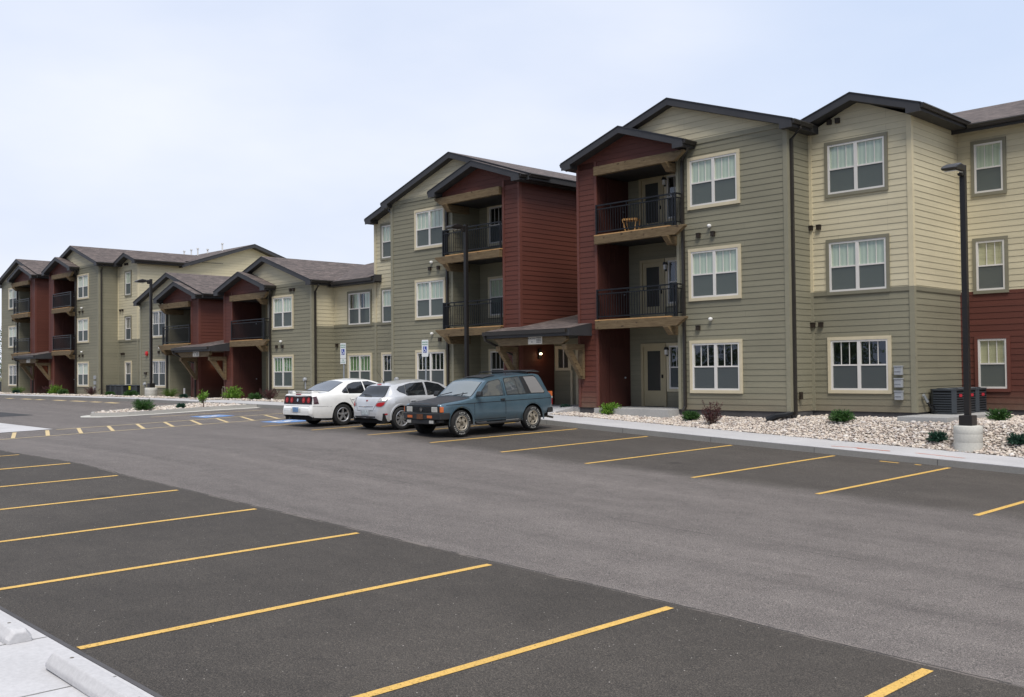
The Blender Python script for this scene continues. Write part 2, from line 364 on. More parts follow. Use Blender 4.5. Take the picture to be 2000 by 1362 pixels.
for x, y0 in [(-28.85,16.95),(-26.0,16.95),(-23.1,16.9),(-20.44,16.95),(-17.77,16.95),(-15.0,16.9),(-12.1,16.85),(-9.35,16.85),(-6.52,16.8),(-3.75,16.8),(-1.0,16.8)]:
    drape('parking_line', [(x, y0), (x, 22.66)], .10, M['ypaint'])
for x in (-28.3,-25.6,-22.45,-20.0,-17.4,-14.67,-11.87,-9.13,-6.4,-3.72,-1.0):
    drape('parking_line', [(x, 3.53), (x, 8.5)], .10, M['ypaint'])
drape('parking_line', [(-37.45, 17.2), (-37.3, 22.0)], .10, M['ypaint_old'])
cw = MB()
drape('', [(-31.6, 8.2), (-31.8, 16), (-32.1, 21.6)], .10, M['ypaint_old'], mb=cw)
drape('', [(-34.2, 12.5), (-34.3, 18), (-34.6, 21.8)], .10, M['ypaint_old'], mb=cw)
for i in range(12):
    y = 10.4 + i * 1.0; drape('', [(-31.85, y), (-34.2, y + .82)], .115, M['ypaint_old'], mb=cw)
tag(cw.build('crosswalk_marking'), kind='structure')
def hc(cx, cy, s=1.25):
    mb = MB(); drape('', [(cx, cy - s / 2), (cx, cy + s / 2)], s, M['blue'], mb=mb)
    q = s * .42; z = .010
    arc = [(cx - q * .15 + q * .5 * math.cos(a), cy - q * .25 + q * .5 * math.sin(a)) for a in [R(20 - 20 * i) for i in range(13)]]
    drape('', arc, .17, M['wpaint'], dz=z, mb=mb)
    drape('', [(cx - q * .15, cy + q * .7), (cx - q * .1, cy + .02), (cx + q * .45, cy), (cx + q * .65, cy - q * .6)], .20, M['wpaint'], dz=z + .002, mb=mb)
    drape('', [(cx - q * .22, cy + q * .80), (cx - q * .0, cy + q * .80)], .22, M['wpaint'], dz=z, mb=mb)
    tag(mb.build('accessible_marking'), kind='structure')
hc(-35.6, 18.8); hc(-30.35, 18.75)
# faint leftovers of removed paint along the far kerb
om = MB()
for x0, x1, y in [(-60.5, -58.6, 22.0), (-57.6, -55.4, 21.9), (-54.6, -53.2, 21.8), (-52.4, -50.8, 21.7), (-66, -64.2, 22.1), (-69, -67.8, 22.2), (-63.3, -62.0, 22.0)]:
    drape('', [(x0, y), (x1, y - .1)], .34, M['ypaint_old'], mb=om, step=.4)
for x0, x1, y in [(-10.9, -10.45, 22.55), (-10.1, -9.95, 22.6), (-7.6, -7.2, 22.5)]: drape('', [(x0, y), (x1, y)], .10, M['ypaint'], mb=om)
tag(om.build('old_paint_marking'), kind='structure')

# kerb and sidewalk
kb = MB().mat(M['kerb']); sw = MB().mat(M['concrete'])
x = -150.0
while x < 20:
    x1 = x + 3.05
    for a, b_ in ((x + .006, x1 - .006),):
        n = 2 if a > -90 else 1
        for i in range(n):
            p, q = a + (b_ - a) * i / n, a + (b_ - a) * (i + 1) / n
            for (ya, yb, top, mbx) in ((22.86, 22.995, -.012, kb),):
                k = len(mbx.v); mbx.v += [(p, ya, G(p, ya) - .1), (q, ya, G(q, ya) - .1), (q, ya + .02, ktop(q) + top), (p, ya + .02, ktop(p) + top), (q, yb, ktop(q) + top), (p, yb, ktop(p) + top)]
                for f in ((k, k+1, k+2, k+3), (k+3, k+2, k+4, k+5)): mbx.f.append(f); mbx.m.append(mbx.cur)
    x = x1
tag(kb.build('kerb', fixn=False), kind='structure')
kd = MB().mat(M['found'])                                    # dark backing seen in the kerb joints
for i in range(170): kd.face([(-150+i, 22.90, G(-150+i, 22.9) - .1), (-149+i, 22.90, G(-149+i, 22.9) - .1), (-149+i, 22.90, ktop(-149+i) - .02), (-150+i, 22.90, ktop(-150+i) - .02)])
tag(kd.build('kerb_backing', fixn=False), kind='structure')
x = -150.0
while x < 20:
    x1 = x + 1.525; a, b_ = x + .004, x1 - .004; yi = walk_in((a + b_) / 2)
    k = len(sw.v)
    sw.v += [(a, 22.88, ktop(a)), (b_, 22.88, ktop(b_)), (b_, yi, ktop(b_)), (a, yi, ktop(a)), (a, 22.88, ktop(a) - .014), (b_, 22.88, ktop(b_) - .014), (b_, yi, ktop(b_) - .12), (a, yi, ktop(a) - .12)]
    for f in ((0,1,2,3),(4,5,1,0),(1,5,6,2),(3,7,4,0),(2,6,7,3)): sw.f.append(tuple(k + i for i in f)); sw.m.append(sw.cur)
    x = x1
for c in (-49.6, -74.1, -24.86):                             # entry walks between the buildings' piers
    z0 = ktop(c); q = []
    sw.prism([(24.25 if c < -47 else 24.9, z0 - .1), (28.0, z0 - .1), (28.0, -1.272), (26.2, -1.272), (24.25 if c < -47 else 24.9, z0 - .002)], c - 1.1, c + 1.1, 'X')
tag(sw.build('sidewalk', fixn=False), kind='structure')
sb = MB().mat(M['slab'])
for i in range(170): sb.face([(-150+i, 22.93, ktop(-150+i) - .02), (-149+i, 22.93, ktop(-149+i) - .02), (-149+i, 24.9, ktop(-149+i) - .02), (-150+i, 24.9, ktop(-150+i) - .02)])
tag(sb.build('sidewalk_base', fixn=False), kind='structure')
mk = MB()
kt = lambda x, y: ktop(x)
drape('', [(-12.55, 23.35), (-12.0, 23.55), (-11.7, 23.5)], .07, M['orange'], zf=kt, mb=mk, dz=.004); drape('', [(-11.9, 23.42), (-11.1, 23.5)], .10, M['orange'], zf=kt, mb=mk, dz=.007)
drape('', [(-10.55, 23.65), (-9.35, 23.55)], .07, M['orange'], zf=kt, mb=mk, dz=.004)
tag(mk.build('orange_marking'), kind='structure')
# the flush concrete strip of the near row and the ramp apron at the crosswalk's end
XN = [x for x in XS if -36 < x < 20]
grid('near_walkway', XN, [-3, -1, 0, 1, 2, 3, 3.45], lambda x, y: G(x, 3.5) + .012, M['concrete'])
jn = MB().mat(M['found'])
for i in range(40): drape('', [(-30 + i * 1.0, 3.475), (-29 + i * 1.0, 3.475)], .045, M['found'], dz=.015, mb=jn)
for i in range(24): jn.mat(M['kerb']); x = -29.4 + i * 1.52; drape('', [(x, -2.9), (x, 3.44)], .012, M['kerb'], dz=.016, zf=lambda a, b: G(a, 3.5), mb=jn)
tag(jn.build('near_walkway_joints'), kind='structure')
grid('crosswalk_apron', frange(-60, -34.45, 1), [10.75, 11.3, 12.0, 12.5], lambda x, y: G(x, y) + .012, M['concrete'])
grid('asphalt_patch', frange(-60, -44, 1), [13.9, 14.6, 15.2], lambda x, y: G(x, y) + .006, varied('fresh asphalt patch', (.03, .03, .032), .8, .1))

# landscape island with its kerb
ISL = [(-39.30, 22.86), (-39.45, 20.7), (-39.25, 18.2), (-39.2, 17.1), (-39.5, 16.35), (-40.2, 16.0), (-41.0, 16.35), (-41.6, 17.3), (-42.6, 19.6), (-44.2, 22.86)]
def offs(poly, d):
    o = []
    for i, (x, y) in enumerate(poly):
        a = Vector(poly[max(i-1, 0)]); b_ = Vector(poly[min(i+1, len(poly)-1)]); t = (b_ - a).normalized(); o.append((x - t.y * d * -1 * -1, y + t.x * d * -1 * -1))
    return o
cx_, cy_ = -41.2, 20.5
def toward(p, d): 
    v = Vector((cx_ - p[0], cy_ - p[1])); v.normalize(); return (p[0] + v.x * d, p[1] + v.y * d)
M['islk'] = concrete('island kerb concrete', (.36, .35, .33)); ik = MB().mat(M['islk'])
outer = ISL; pan = [toward(p, -.42) for p in ISL]; inn = [toward(p, .16) for p in ISL]
for i in range(len(ISL) - 1):
    P0, P1, Q0, Q1, R0, R1 = outer[i], outer[i+1], inn[i], inn[i+1], pan[i], pan[i+1]
    g = lambda p, d: (p[0], p[1], G(*p) + d)
    ik.mat(M['base']); ik.face([g(R0, .006), g(P0, .014), g(P1, .014), g(R1, .006)][::-1])
    ik.mat(M['islk']); ik.face([g(P0, .012), g(P1, .012), g(toward(P1, .03), .15), g(toward(P0, .03), .15)]); ik.face([g(toward(P0, .03), .15), g(toward(P1, .03), .15), g(Q1, .15), g(Q0, .15)]); ik.face([g(Q0, .15), g(Q1, .15), g(Q1, .02), g(Q0, .02)])
tag(ik.build('island_kerb'), kind='structure')

# ------------------------------------------------------------------ river rock: thousands of real stones over a bed
def stonemat(name='river rock'):
    m, nt, b = newmat(name); a = N(nt, 'ShaderNodeAttribute'); a.attribute_name = 'tone'
    c = ramp(nt, a.outputs['Fac'], [(0, (.34, .29, .26)), (.2, (.54, .45, .38)), (.45, (.66, .58, .49)), (.7, (.74, .67, .58)), (.88, (.56, .51, .48)), (1, (.80, .76, .70))])
    nt.links.new(mul(nt, c, ramp(nt, noise(nt, mapping(nt), 30, 3), [(.3, (.82,) * 3), (.7, (1.08,) * 3)])), b.inputs['Base Color'])
    b.inputs['Roughness'].default_value = .8; return m
M['stone'] = stonemat(); M['bed'] = varied('gravel fines', (.30, .265, .225), 1, .3, 9, bmp=.8, bscale=30)
bm = bmesh.new(); bmesh.ops.create_icosphere(bm, subdivisions=2, radius=1); bm.verts.ensure_lookup_table()
SV = np.array([v.co[:] for v in bm.verts]); SF = np.array([[v.index for v in f.verts] for f in bm.faces]); bm.free()
bm = bmesh.new(); bmesh.ops.create_icosphere(bm, subdivisions=1, radius=1); bm.verts.ensure_lookup_table()
SV1 = np.array([v.co[:] for v in bm.verts]); SF1 = np.array([[v.index for v in f.verts] for f in bm.faces]); bm.free()
def stones(name, spots, size, label, seed=1, lod=1):
    V0, F0 = (SV, SF) if lod == 2 else (SV1, SF1)
    rg = np.random.default_rng(seed); n = len(spots); nv = len(V0); nf = len(F0)
    P = np.array(spots)
    base = []
    for k in range(12):
        d = rg.normal(size=(5, 3)); d /= np.linalg.norm(d, axis=1)[:, None]
        w = V0.copy()
        for q in d:
            h = w @ q; cut = rg.uniform(.45, .8); w -= np.maximum(h - cut, 0)[:, None] * q * .9
        base.append(w + rg.normal(0, .03, w.shape))
    base = np.array(base); which = rg.integers(0, 12, n)
    S = size * rg.lognormal(0, .27, n)
    sc = np.stack([S * rg.uniform(.8, 1.35, n), S * rg.uniform(.7, 1.1, n), S * rg.uniform(.35, .65, n)], 1)
    W = base[which] * sc[:, None, :]
    a = rg.uniform(0, 6.28, n); tlt = rg.normal(0, .38, n); c, s = np.cos(tlt), np.sin(tlt)
    y = W[..., 1] * c[:, None] - W[..., 2] * s[:, None]; z = W[..., 1] * s[:, None] + W[..., 2] * c[:, None]; W[..., 1] = y; W[..., 2] = z
    c, s = np.cos(a), np.sin(a)
    xx = W[..., 0] * c[:, None] - W[..., 1] * s[:, None]; yy = W[..., 0] * s[:, None] + W[..., 1] * c[:, None]; W[..., 0] = xx; W[..., 1] = yy
    W += P[:, None, :]; W[..., 2] += (sc[:, 2] * rg.uniform(.2, .9, n))[:, None]
    V = W.reshape(-1, 3); F = (F0[None] + (np.arange(n) * nv)[:, None, None]).reshape(-1, 3)
    me = bpy.data.meshes.new(name); me.vertices.add(len(V)); me.vertices.foreach_set('co', V.ravel())
    me.loops.add(F.size); me.loops.foreach_set('vertex_index', F.ravel()); me.polygons.add(len(F)); me.polygons.foreach_set('loop_start', np.arange(0, F.size, 3)); me.polygons.foreach_set('loop_total', np.full(len(F), 3))
    me.polygons.foreach_set('use_smooth', np.ones(len(F), bool)) if lod == 2 else None
    me.update(); me.validate(); at = me.attributes.new('tone', 'FLOAT', 'POINT'); at.data.foreach_set('value', np.repeat(rg.uniform(0, 1, n), nv).astype(np.float32))
    me.materials.append(M['stone']); o = bpy.data.objects.new(name, me); link(o); tag(o, label, 'gravel', kind='stuff'); return o
def inside(x, y, poly):
    r_ = False; j = len(poly) - 1
    for i in range(len(poly)):
        if (poly[i][1] > y) != (poly[j][1] > y) and x < (poly[j][0] - poly[i][0]) * (y - poly[i][1]) / (poly[j][1] - poly[i][1]) + poly[i][0]: r_ = not r_
        j = i
    return r_
C3 = (-24.86, -49.6, -74.1)
def blocked(x, y):
    for c in C3:
        if abs(x - c) < 1.15: return True
        s = 1 if c > -25 else .975
        if 1.4 * s < abs(x - c) < 5.45 * s and y > 25.82: return True
        if abs(x - c) < 9.45 * s and y > 26.45: return True
    if -12.4 < x < -10.95 and 26.55 < y < 30.7: return True
    if x < -12.25 and y > 27.7: return True
    return False
sp = []; rr = random.Random(3)
def fill(x0, x1, y0, y1, d, jx=.9):
    ny = int((y1 - y0) / d); nx = int((x1 - x0) / d)
    for i in range(nx):
        for j in range(ny):
            x = x0 + (i + rr.random() * jx) * d; y = y0 + (j + rr.random() * jx) * d
            if not blocked(x, y) and y > walk_in(x) + .02: sp.append((x, y, RK(x, y)))
fill(-24, -5, 24.9, 27.75, .054); fill(-12.3, -5, 27.7, 30.8, .06); fill(-5, 6, 24.9, 30.8, .085)
for _ in range(140): x = rr.uniform(-23, -6); sp.append((x, 24.9 - abs(rr.gauss(0, .06)), ktop(x)))
stones('river_rock', sp, .040, 'pale tan river rock bed between the right building and the sidewalk', 2, lod=1)
sp = []; fill(-41, -24, 24.9, 27.7, .09); fill(-64, -41, 24.25, 27.7, .10); fill(-90, -64, 24.25, 27.7, .13)
stones('river_rock', sp, .064, 'pale river rock strip along the sidewalk in front of the left buildings', 5)
sp = []
IP = [toward(p, .17) for p in ISL]
for _ in range(3800):
    x, y = rr.uniform(-44.5, -39), rr.uniform(16, 22.8)
    if inside(x, y, IP): sp.append((x, y, G(x, y) + .075 + .04 * rr.random()))
stones('river_rock', sp, .05, 'pale river rock filling the kerbed parking island', 6)
grid('rock_bed', frange(-130, 20, 1), [23.4, 24.0, 24.25, 24.5, 24.9, 25.2, 25.6, 26.0, 26.4, 26.8, 27.6, 31], lambda x, y: RK(x, y) - (.02 if y >= walk_in(x) else .06), M['bed'])
me_ = MB().mat(M['bed']); me_.face([(p[0], p[1], G(*p) + .09) for p in IP]); tag(me_.build('island_bed'), kind='structure')
# ------------------------------------------------------------------ the apartment building
BLD = empty('apartment_building', (-45, 28, -1.3)); tag(BLD, 'long green, cream and dark red apartment building with gabled wings and balconies', 'apartment building')
BO = Vector((-45, 28, -1.3))
def bpart(mb, name, mats=None, label=None, **kw):
    o = mb.build(name, mats, BLD, **kw); o.location = -BO
    if label: o['label'] = label
    return o
EXP, LAPD = .178, .011; ZB = -1.27
def siding_wall(axis, at, nrm, poly, holes=(), bands=None, mat='green', name='wall', z0=ZB, trims=True):
    """real lap boards on a wall plane. axis 'Y': plane y=at, u=x; axis 'X': plane x=at, u=y. nrm = outward sign."""
    mb = MB(); zs = [p[1] for p in poly]; lo, hi = min(zs), max(zs)
    cuts = {lo, hi}; cuts |= {p[1] for p in poly}
    for h in holes: cuts |= {z for z in h[2:4] if lo < z < hi}
    if bands: cuts |= {b_[0] for b_ in bands if lo < b_[0] < hi}
    k = math.ceil((lo - z0) / EXP - 1e-6)
    while z0 + k * EXP < hi: cuts.add(z0 + k * EXP); k += 1
    cuts = sorted(c for c in cuts if lo - 1e-9 <= c <= hi + 1e-9); cc = []
    for c in cuts:
        if not cc or c - cc[-1] > 1e-4: cc.append(c)
    def span(z):
        us = []
        for i in range(len(poly)):
            (u0, a), (u1, b_) = poly[i], poly[(i + 1) % len(poly)]
            if abs(a - b_) < 1e-9:
                if abs(z - a) < 1e-6: us += [u0, u1]
            elif min(a, b_) - 1e-6 <= z <= max(a, b_) + 1e-6: us.append(u0 + (u1 - u0) * (z - a) / (b_ - a))
        return (min(us), max(us)) if us else None
    def P(u, z, d): return (u, at + nrm * d, z) if axis == 'Y' else (at + nrm * d, u, z)
    flip = (axis == 'Y' and nrm < 0) or (axis == 'X' and nrm > 0)
    for a, b_ in zip(cc, cc[1:]):
        e = 1e-5; sa, sb_ = span(a + e), span(b_ - e)
        if not sa or not sb_: continue
        m = mat
        if bands:
            for zt, mm in bands:
                if (a + b_) / 2 < zt: m = mm; break
        mb.mat(M[m]); lapb = z0 + math.floor((a - z0) / EXP + 1e-4) * EXP
        d0 = .004 + LAPD * (1 - (a - lapb) / EXP); d1 = .004 + LAPD * (1 - (b_ - lapb) / EXP)
        zm = (a + b_) / 2; hs = sorted([h for h in holes if h[2] < zm < h[3]], key=lambda h: h[0])
        L0, L1 = sa[0], sb_[0]; segs = []
        for h in hs:
            if h[0] > min(L0, L1) + 1e-6: segs.append((L0, h[0], L1, h[0]))
            L0 = L1 = h[1]
        segs.append((L0, sa[1], L1, sb_[1]))
        for u0, u1, v0, v1 in segs:
            if u1 - u0 < 1e-5 and v1 - v0 < 1e-5: continue
            q = [P(u0, a, d0), P(u1, a, d0), P(v1, b_, d1), P(v0, b_, d1)]; mb.face(q if flip else q[::-1])
            if abs(a - lapb) < 1e-4: q = [P(u0, a, -.01), P(u1, a, -.01), P(u1, a, d0), P(u0, a, d0)]; mb.face(q if flip else q[::-1])
    return bpart(mb, name, fixn=False)
def box_part(name, mat, boxes, label=None, bevel=0):
    for b_ in boxes:
        mb = MB(); mb.box(*b_); o = bpart(mb, name, M[mat] if isinstance(mat, str) else mat, label, bevel=bevel)
    return o

M['doorp'] = varied('beige door paint', (.40, .34, .21), .55, .05)
# windows ---------------------------------------------------------------
def make_window(units, trim, w, h=1.65, blind=1.0, name='window', tw=.095, frame_only_trim=True):
    """local frame: x across, z up from the bottom of the trim, outward = -y"""
    mb = MB().mat(M['vinyl']); x0, x1 = -w / 2 + tw, w / 2 - tw; z0, z1 = tw, h - tw
    f = .055
    mb.box(x0, x0 + f, -.032, .05, z0, z1); mb.box(x1 - f, x1, -.032, .05, z0, z1); mb.box(x0 + f, x1 - f, -.032, .05, z0, z0 + f); mb.box(x0 + f, x1 - f, -.032, .05, z1 - f, z1)
    wins = [(x0 + f, x1 - f)] if units == 1 else [(x0 + f, -.05), (.05, x1 - f)]
    if units == 2: mb.box(-.05, .05, -.030, .05, z0 + f, z1 - f)
    zm = (z0 + z1) / 2
    for a, b_ in wins:
        mb.box(a, b_, -.020, .04, zm - .022, zm + .022)
        for k in (1, 2): c = a + (b_ - a) * k / 3; mb.box(c - .010, c + .010, .006, .03, zm + .022, z1 - f)
    o = mb.build(name, None, None, bevel=0)
    t = MB(); t.box(-w/2, w/2, -.048, .0, h - tw, h); t.box(-w/2, w/2, -.048, .0, 0, tw); t.box(-w/2, -w/2 + tw, -.046, .0, tw, h - tw); t.box(w/2 - tw, w/2, -.046, .0, tw, h - tw)
    t.build('trim', M[trim], o)
    g = MB(); s = MB(); r_ = MB(); bl = MB()
    for a, b_ in wins:
        g.face([(a, .018, z0 + f), (b_, .018, z0 + f), (b_, .018, z1 - f), (a, .018, z1 - f)]); s.face([(a, -.004, z0 + f), (b_, -.004, z0 + f), (b_, -.004, zm), (a, -.004, zm)])
    g.build('pane', M['glass'], o, fixn=False); s.build('insect_screen', M['screen'], o, fixn=False)
    a, b_ = x0, x1
    for q in ([(a, .45, z0), (b_, .45, z0), (b_, .45, z1), (a, .45, z1)], [(a, .05, z0), (a, .45, z0), (a, .45, z1), (a, .05, z1)], [(b_, .05, z0), (b_, .45, z0), (b_, .45, z1), (b_, .05, z1)],
              [(a, .05, z1), (b_, .05, z1), (b_, .45, z1), (a, .45, z1)], [(a, .05, z0), (b_, .05, z0), (b_, .45, z0), (a, .45, z0)]): r_.face(q)
    r_.build('room_recess', M['interior'], o, fixn=False)
    if blind > 0:
        for a, b_ in wins:
            n = 7
            for i in range(n):
                if blind < 1 and (i + .5) / n < 1 - blind: continue
                c0 = a + (b_ - a) * i / n; c1 = a + (b_ - a) * (i + 1) / n; y0_, y1_ = (.030, .040) if i % 2 else (.040, .030)
                bl.face([(c0, y0_, z0), (c1, y1_, z0), (c1, y1_, z1), (c0, y0_, z1)])
        bl.build('blind', M['blind_g'] if blind == .998 else M['blind'], o, fixn=False)
    return o
PROTO = {}
def window(x, z, y, units=2, trim='trim_y', w=1.92, blind=0, h=1.65, label=None):
    key = (units, trim, round(w, 2), blind, h)
    if key not in PROTO: o = make_window(units, trim, w, h, blind); PROTO[key] = o
    else: o = copy_tree(PROTO[key])
    o.parent = BLD; o.location = Vector((x, y - LAPD, z)) - BO
    if label: o['label'] = label
    return o

# roofs -----------------------------------------------------------------
def roof(axis, rc, zr, hl, hr, a0, a1, slope=.333, fas=.24, over=.30, front=True, name='roof', gut=(True, True), gl=(None, None), back=False, ret=True, label=None):
    """gable roof: ridge along axis ('Y': ridge x=rc), slopes down hl / hr to each side, from a0 (front) to a1"""
    def PT(u, a, z): return (u, a, z) if axis == 'Y' else (a, u, z)
    me = MB().mat(M['shingle']); uv = []
    th = .028
    for sgn, h in ((-1, hl), (1, hr)):
        if h <= 0: continue
        ze = zr - slope * h; L = h * math.sqrt(1 + slope ** 2)
        q = [PT(rc, a0 - .02, zr), PT(rc + sgn * (h + .03), a0 - .02, ze - slope * .03), PT(rc + sgn * (h + .03), a1 + .02, ze - slope * .03), PT(rc, a1 + .02, zr)]
        me.face(q); uv += [(a0, L), (a0, 0), (a1, 0), (a1, L)]
        for e in range(2):                                  # visible butt edge of the shingles
            pass
        q2 = [(p[0], p[1], p[2] - th) for p in q]
        me.mat(M['fascia']); me.face(q2); uv += [(0, 0)] * 4
        for i, j in ((0, 1), (1, 2), (2, 3)): me.face([q[i], q[j], q2[j], q2[i]]); uv += [(0, 0)] * 4
        me.mat(M['shingle'])
    o = bpart(me, name, fixn=False, label=label)
    ul = o.data.uv_layers.new(name='uv')
    for i, c in enumerate(uv): ul.data[i].uv = c
    # soffit body
    sf = MB(); t0 = th + .004
    for sgn, h in ((-1, hl), (1, hr)):
        if h <= 0: continue
        ze = zr - slope * h; e = .42 if ret else .05
        poly = [(rc, zr - t0), (rc + sgn * h, ze - t0), (rc + sgn * h, ze - fas), (rc + sgn * (h - e), ze - fas), (rc + sgn * (h - e), ze - fas + slope * e), (rc, zr - fas)]
        sf.prism(poly, a0 + .035, a1 - (.04 if back else 0), axis)
    s = sf.build('soffit', M['soffit'], o)
    rk = MB()
    for aa in ([a0] if front else []) + ([a1 - .035] if back else []):
        for sgn, h in ((-1, hl), (1, hr)):
            if h <= 0: continue
            ze = zr - slope * h; e = .40 if ret else .04
            rk.prism([(rc, zr - .03), (rc + sgn * h, ze - .03), (rc + sgn * h, ze - fas - .02), (rc + sgn * (h - e), ze - fas - .02), (rc + sgn * (h - e), ze - fas + slope * e), (rc, zr - fas)], aa, aa + .035, axis)
    if rk.v: rk.build('rake_fascia', M['fascia'], o)
    for i, (sgn, h) in enumerate(((-1, hl), (1, hr))):
        gt = MB()
        if h <= 0 or not gut[i]: continue
        ze = zr - slope * h; g0, g1 = gl[i] if gl[i] else (a0 + .03, a1)
        u = rc + sgn * h; w_ = .11 * sgn
        gt.prism([(u, ze - .03), (u + w_ * .9, ze - .03), (u + w_, ze - .06), (u + w_ * .75, ze - .10), (u + w_ * .6, ze - .155), (u, ze - .155)], g0, g1, axis); gt.build('gutter', M['spout'], o)
    return o
def spout(pts, name='downspout'):
    """square downspout through world points"""
    mb = MB(); mb.tube(pts, .058, 4); return bpart(mb, name, M['spout'])

Y0, YP, YB, YW, YM = 26.4, 26.14, 27.83, 27.66, 30.84     # green front, pier front, balcony back, cream wing, main wall
H = 2.89
def unit(c, s, sx, floors, blinds, corner=None):
    U = lambda r: c + s * r * sx
    dz = 0 if floors == 3 else -H
    def span(a, b_): return tuple(sorted((U(a), U(b_))))
    # pier and long red wall facing the entry court
    zt = 7.02 + dz
    a, b_ = span(1.42, 2.31)
    siding_wall('Y', YP, -1, [(a, ZB), (b_, ZB), (b_, zt + .1), (a, zt + .1)], mat='red', name='pier')
    ce = [(a - .012, a + .09, YP - .03, YP + .02, ZB, zt + .1), (b_ - .09, b_ + .012, YP - .03, YP + .02, ZB, zt + .1)]
    xo = U(1.42); ce.append((xo - .018, xo + .018, YP + .02, YP + .10, ZB, zt + .1)); box_part('corner_board', 'trim_r', ce)
    siding_wall('X', xo, -s, [(YP + .03, ZB), (31.0, ZB), (31.0, zt + .1), (YP + .03, zt + .1)], mat='red', name='wall', label=None) if False else siding_wall('X', xo, -s, [(YP + .03, ZB), (31.0, ZB), (31.0, zt + .1), (YP + .03, zt + .1)], mat='red', name='red_wall')
    box_part('foundation', 'found', [(min(U(1.42), U(2.31)) + .01, max(U(1.42), U(2.31)) - .01, YP + .02, YB, -1.75, ZB)])
    # inner side of the pier: vertical boards, with the storage door on the ground floor
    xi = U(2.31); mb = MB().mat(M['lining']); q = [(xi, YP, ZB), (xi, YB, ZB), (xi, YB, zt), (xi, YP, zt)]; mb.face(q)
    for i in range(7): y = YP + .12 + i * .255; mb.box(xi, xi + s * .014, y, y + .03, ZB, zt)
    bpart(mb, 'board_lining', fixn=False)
    for f in range(floors):
        zf = ZB + f * H
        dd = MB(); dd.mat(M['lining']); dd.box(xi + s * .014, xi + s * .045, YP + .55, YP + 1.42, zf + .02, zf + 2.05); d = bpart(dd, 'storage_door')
        kn_ = MB(); kn_.lathe([(0, 0), (.03, .0), (.034, .03), (.02, .05), (0, .055)], 10, 'X', (0, 0, 0)); k = kn_.build('handle', M['galv'], d); k.location = (xi + s * .05, YP + 1.33, zf + 1.0)
        if s < 0: k.scale.x = -1
    # balcony back wall, return wall
    a, b_ = span(2.31, 5.45); wins = []
    for f in range(floors): z = -.75 + f * H; w0, w1 = span(3.93, 4.93); wins.append((w0 + .04, w1 - .04, z + .04, z + 1.61)); d0, d1 = span(2.93, 3.80); wins.append((d0, d1, ZB + f * H, .80 + f * H))
    siding_wall('Y', YB, -1, [(a, ZB), (b_, ZB), (b_, zt), (a, zt)], wins, mat='green')
    xr = U(5.45); siding_wall('X', xr, -s, [(Y0, ZB), (YB, ZB), (YB, zt), (Y0, zt)], mat='green')
    for f in range(floors):
        window((U(3.93) + U(4.93)) / 2, -.75 + f * H, YB, 1, 'trim_y', 1.0, blinds[f][1])
        balcony_door(U(2.93), U(3.80), ZB + f * H, s, (f, c))
    # green front wall and its side
    a, b_ = span(5.45, 9.42); rz = 8.70 + dz; rx = U(5.34); tz = 7.12 + dz
    wn = [span(5.91, 7.83) + (-.75 + f * H, .90 + f * H) for f in range(floors)]
    hol = [(w0 + .05, w1 - .05, z0 + .05, z1 - .05) for w0, w1, z0, z1 in wn]
    siding_wall('Y', Y0, -1, [(a, ZB), (b_, ZB), (b_, tz), (a, tz)], hol, mat='green')
    g0, g1 = span(1.3, 9.42); zc = rz - .19
    siding_wall('Y', Y0, -1, sorted([(g0, tz)]) + [(g1, tz), (U(9.42), rz - .2 - .333 * 4.08 * sx) if s > 0 else (g1, rz - .2 - .333 * abs(g1 - rx)), (rx, zc)] + ([] if s > 0 else [(g0, rz - .2 - .333 * abs(g0 - rx))]), mat='yellow', name='gable_wall')
    box_part('band_board', 'trim_gl', [(min(U(5.5), U(9.42)), max(U(5.5), U(9.42)), Y0 - .034, Y0, tz - .04, tz + .10)])
    for f in range(floors): window(U(6.87), -.75 + f * H, Y0, 2, 'trim_y', 1.92 if sx == 1 else 1.88, blinds[f][0])
    xc = U(9.42); e = xc - s * .11
    box_part('corner_board', 'trim_gl', [(min(xc, e), max(xc, e), Y0 - .036, Y0, ZB, tz + .1), (xc - .0, xc + s * .034, Y0 - .036, Y0 + .10, ZB, tz), (min(U(5.45), U(5.56)), max(U(5.45), U(5.56)), Y0 - .034, Y0, ZB, tz)])
    siding_wall('X', xc, s, [(Y0, ZB), (YW, ZB), (YW, tz + .1), (Y0, tz + .1)], bands=[(2.22, 'green'), (9, 'green' if floors == 3 else 'yellow')], mat='green')
    box_part('foundation', 'found', [(min(U(5.45), xc), max(U(5.45), xc), Y0 + .02, Y0 + .1, -1.75, ZB), (min(xc, xc - s * .1), max(xc, xc - s * .1), Y0, YW + .1, -1.75, ZB)])
    # decks, beams, corbels, railing
    for f in range(1, floors):
        zd = 1.68 + (f - 1) * 2.88; a, b_ = span(2.31, 5.45)
        box_part('deck', 'soffit', [(a, b_, YP - .02, YB, zd - .22, zd - .012)])
        box_part('deck_edge', 'deckedge', [(a, b_, YP - .17, YP - .0, zd - .012, zd + .022)])
        beam(U, s, zd - .30, zd - .014); railing(U, s, zd, c)
        if (c < -30 or s < 0) is False or True:
            pass
    beam(U, s, 6.60 + dz, 6.90 + dz)
    box_part('balcony_ceiling', 'soffit', [(*span(2.31, 5.45), YP, YB, 6.62 + dz, 6.70 + dz)])
    # patio slab
    a, b_ = span(2.33, 5.43); box_part('patio_slab', 'slab', [(a, b_, 25.85, YB, -1.75, -1.275)])
    # bay gable
    bx = U(3.62); bz = 8.05 + dz; a, b_ = span(1.42, 5.80)
    low = 6.91 + dz
    pts = [(a, low), (b_, low), (b_, bz - .2 - .333 * abs(b_ - bx)), (bx, bz - .2), (a, bz - .2 - .333 * abs(a - bx))]
    siding_wall('Y', YP, -1, pts, mat='red', name='bay_gable_wall')
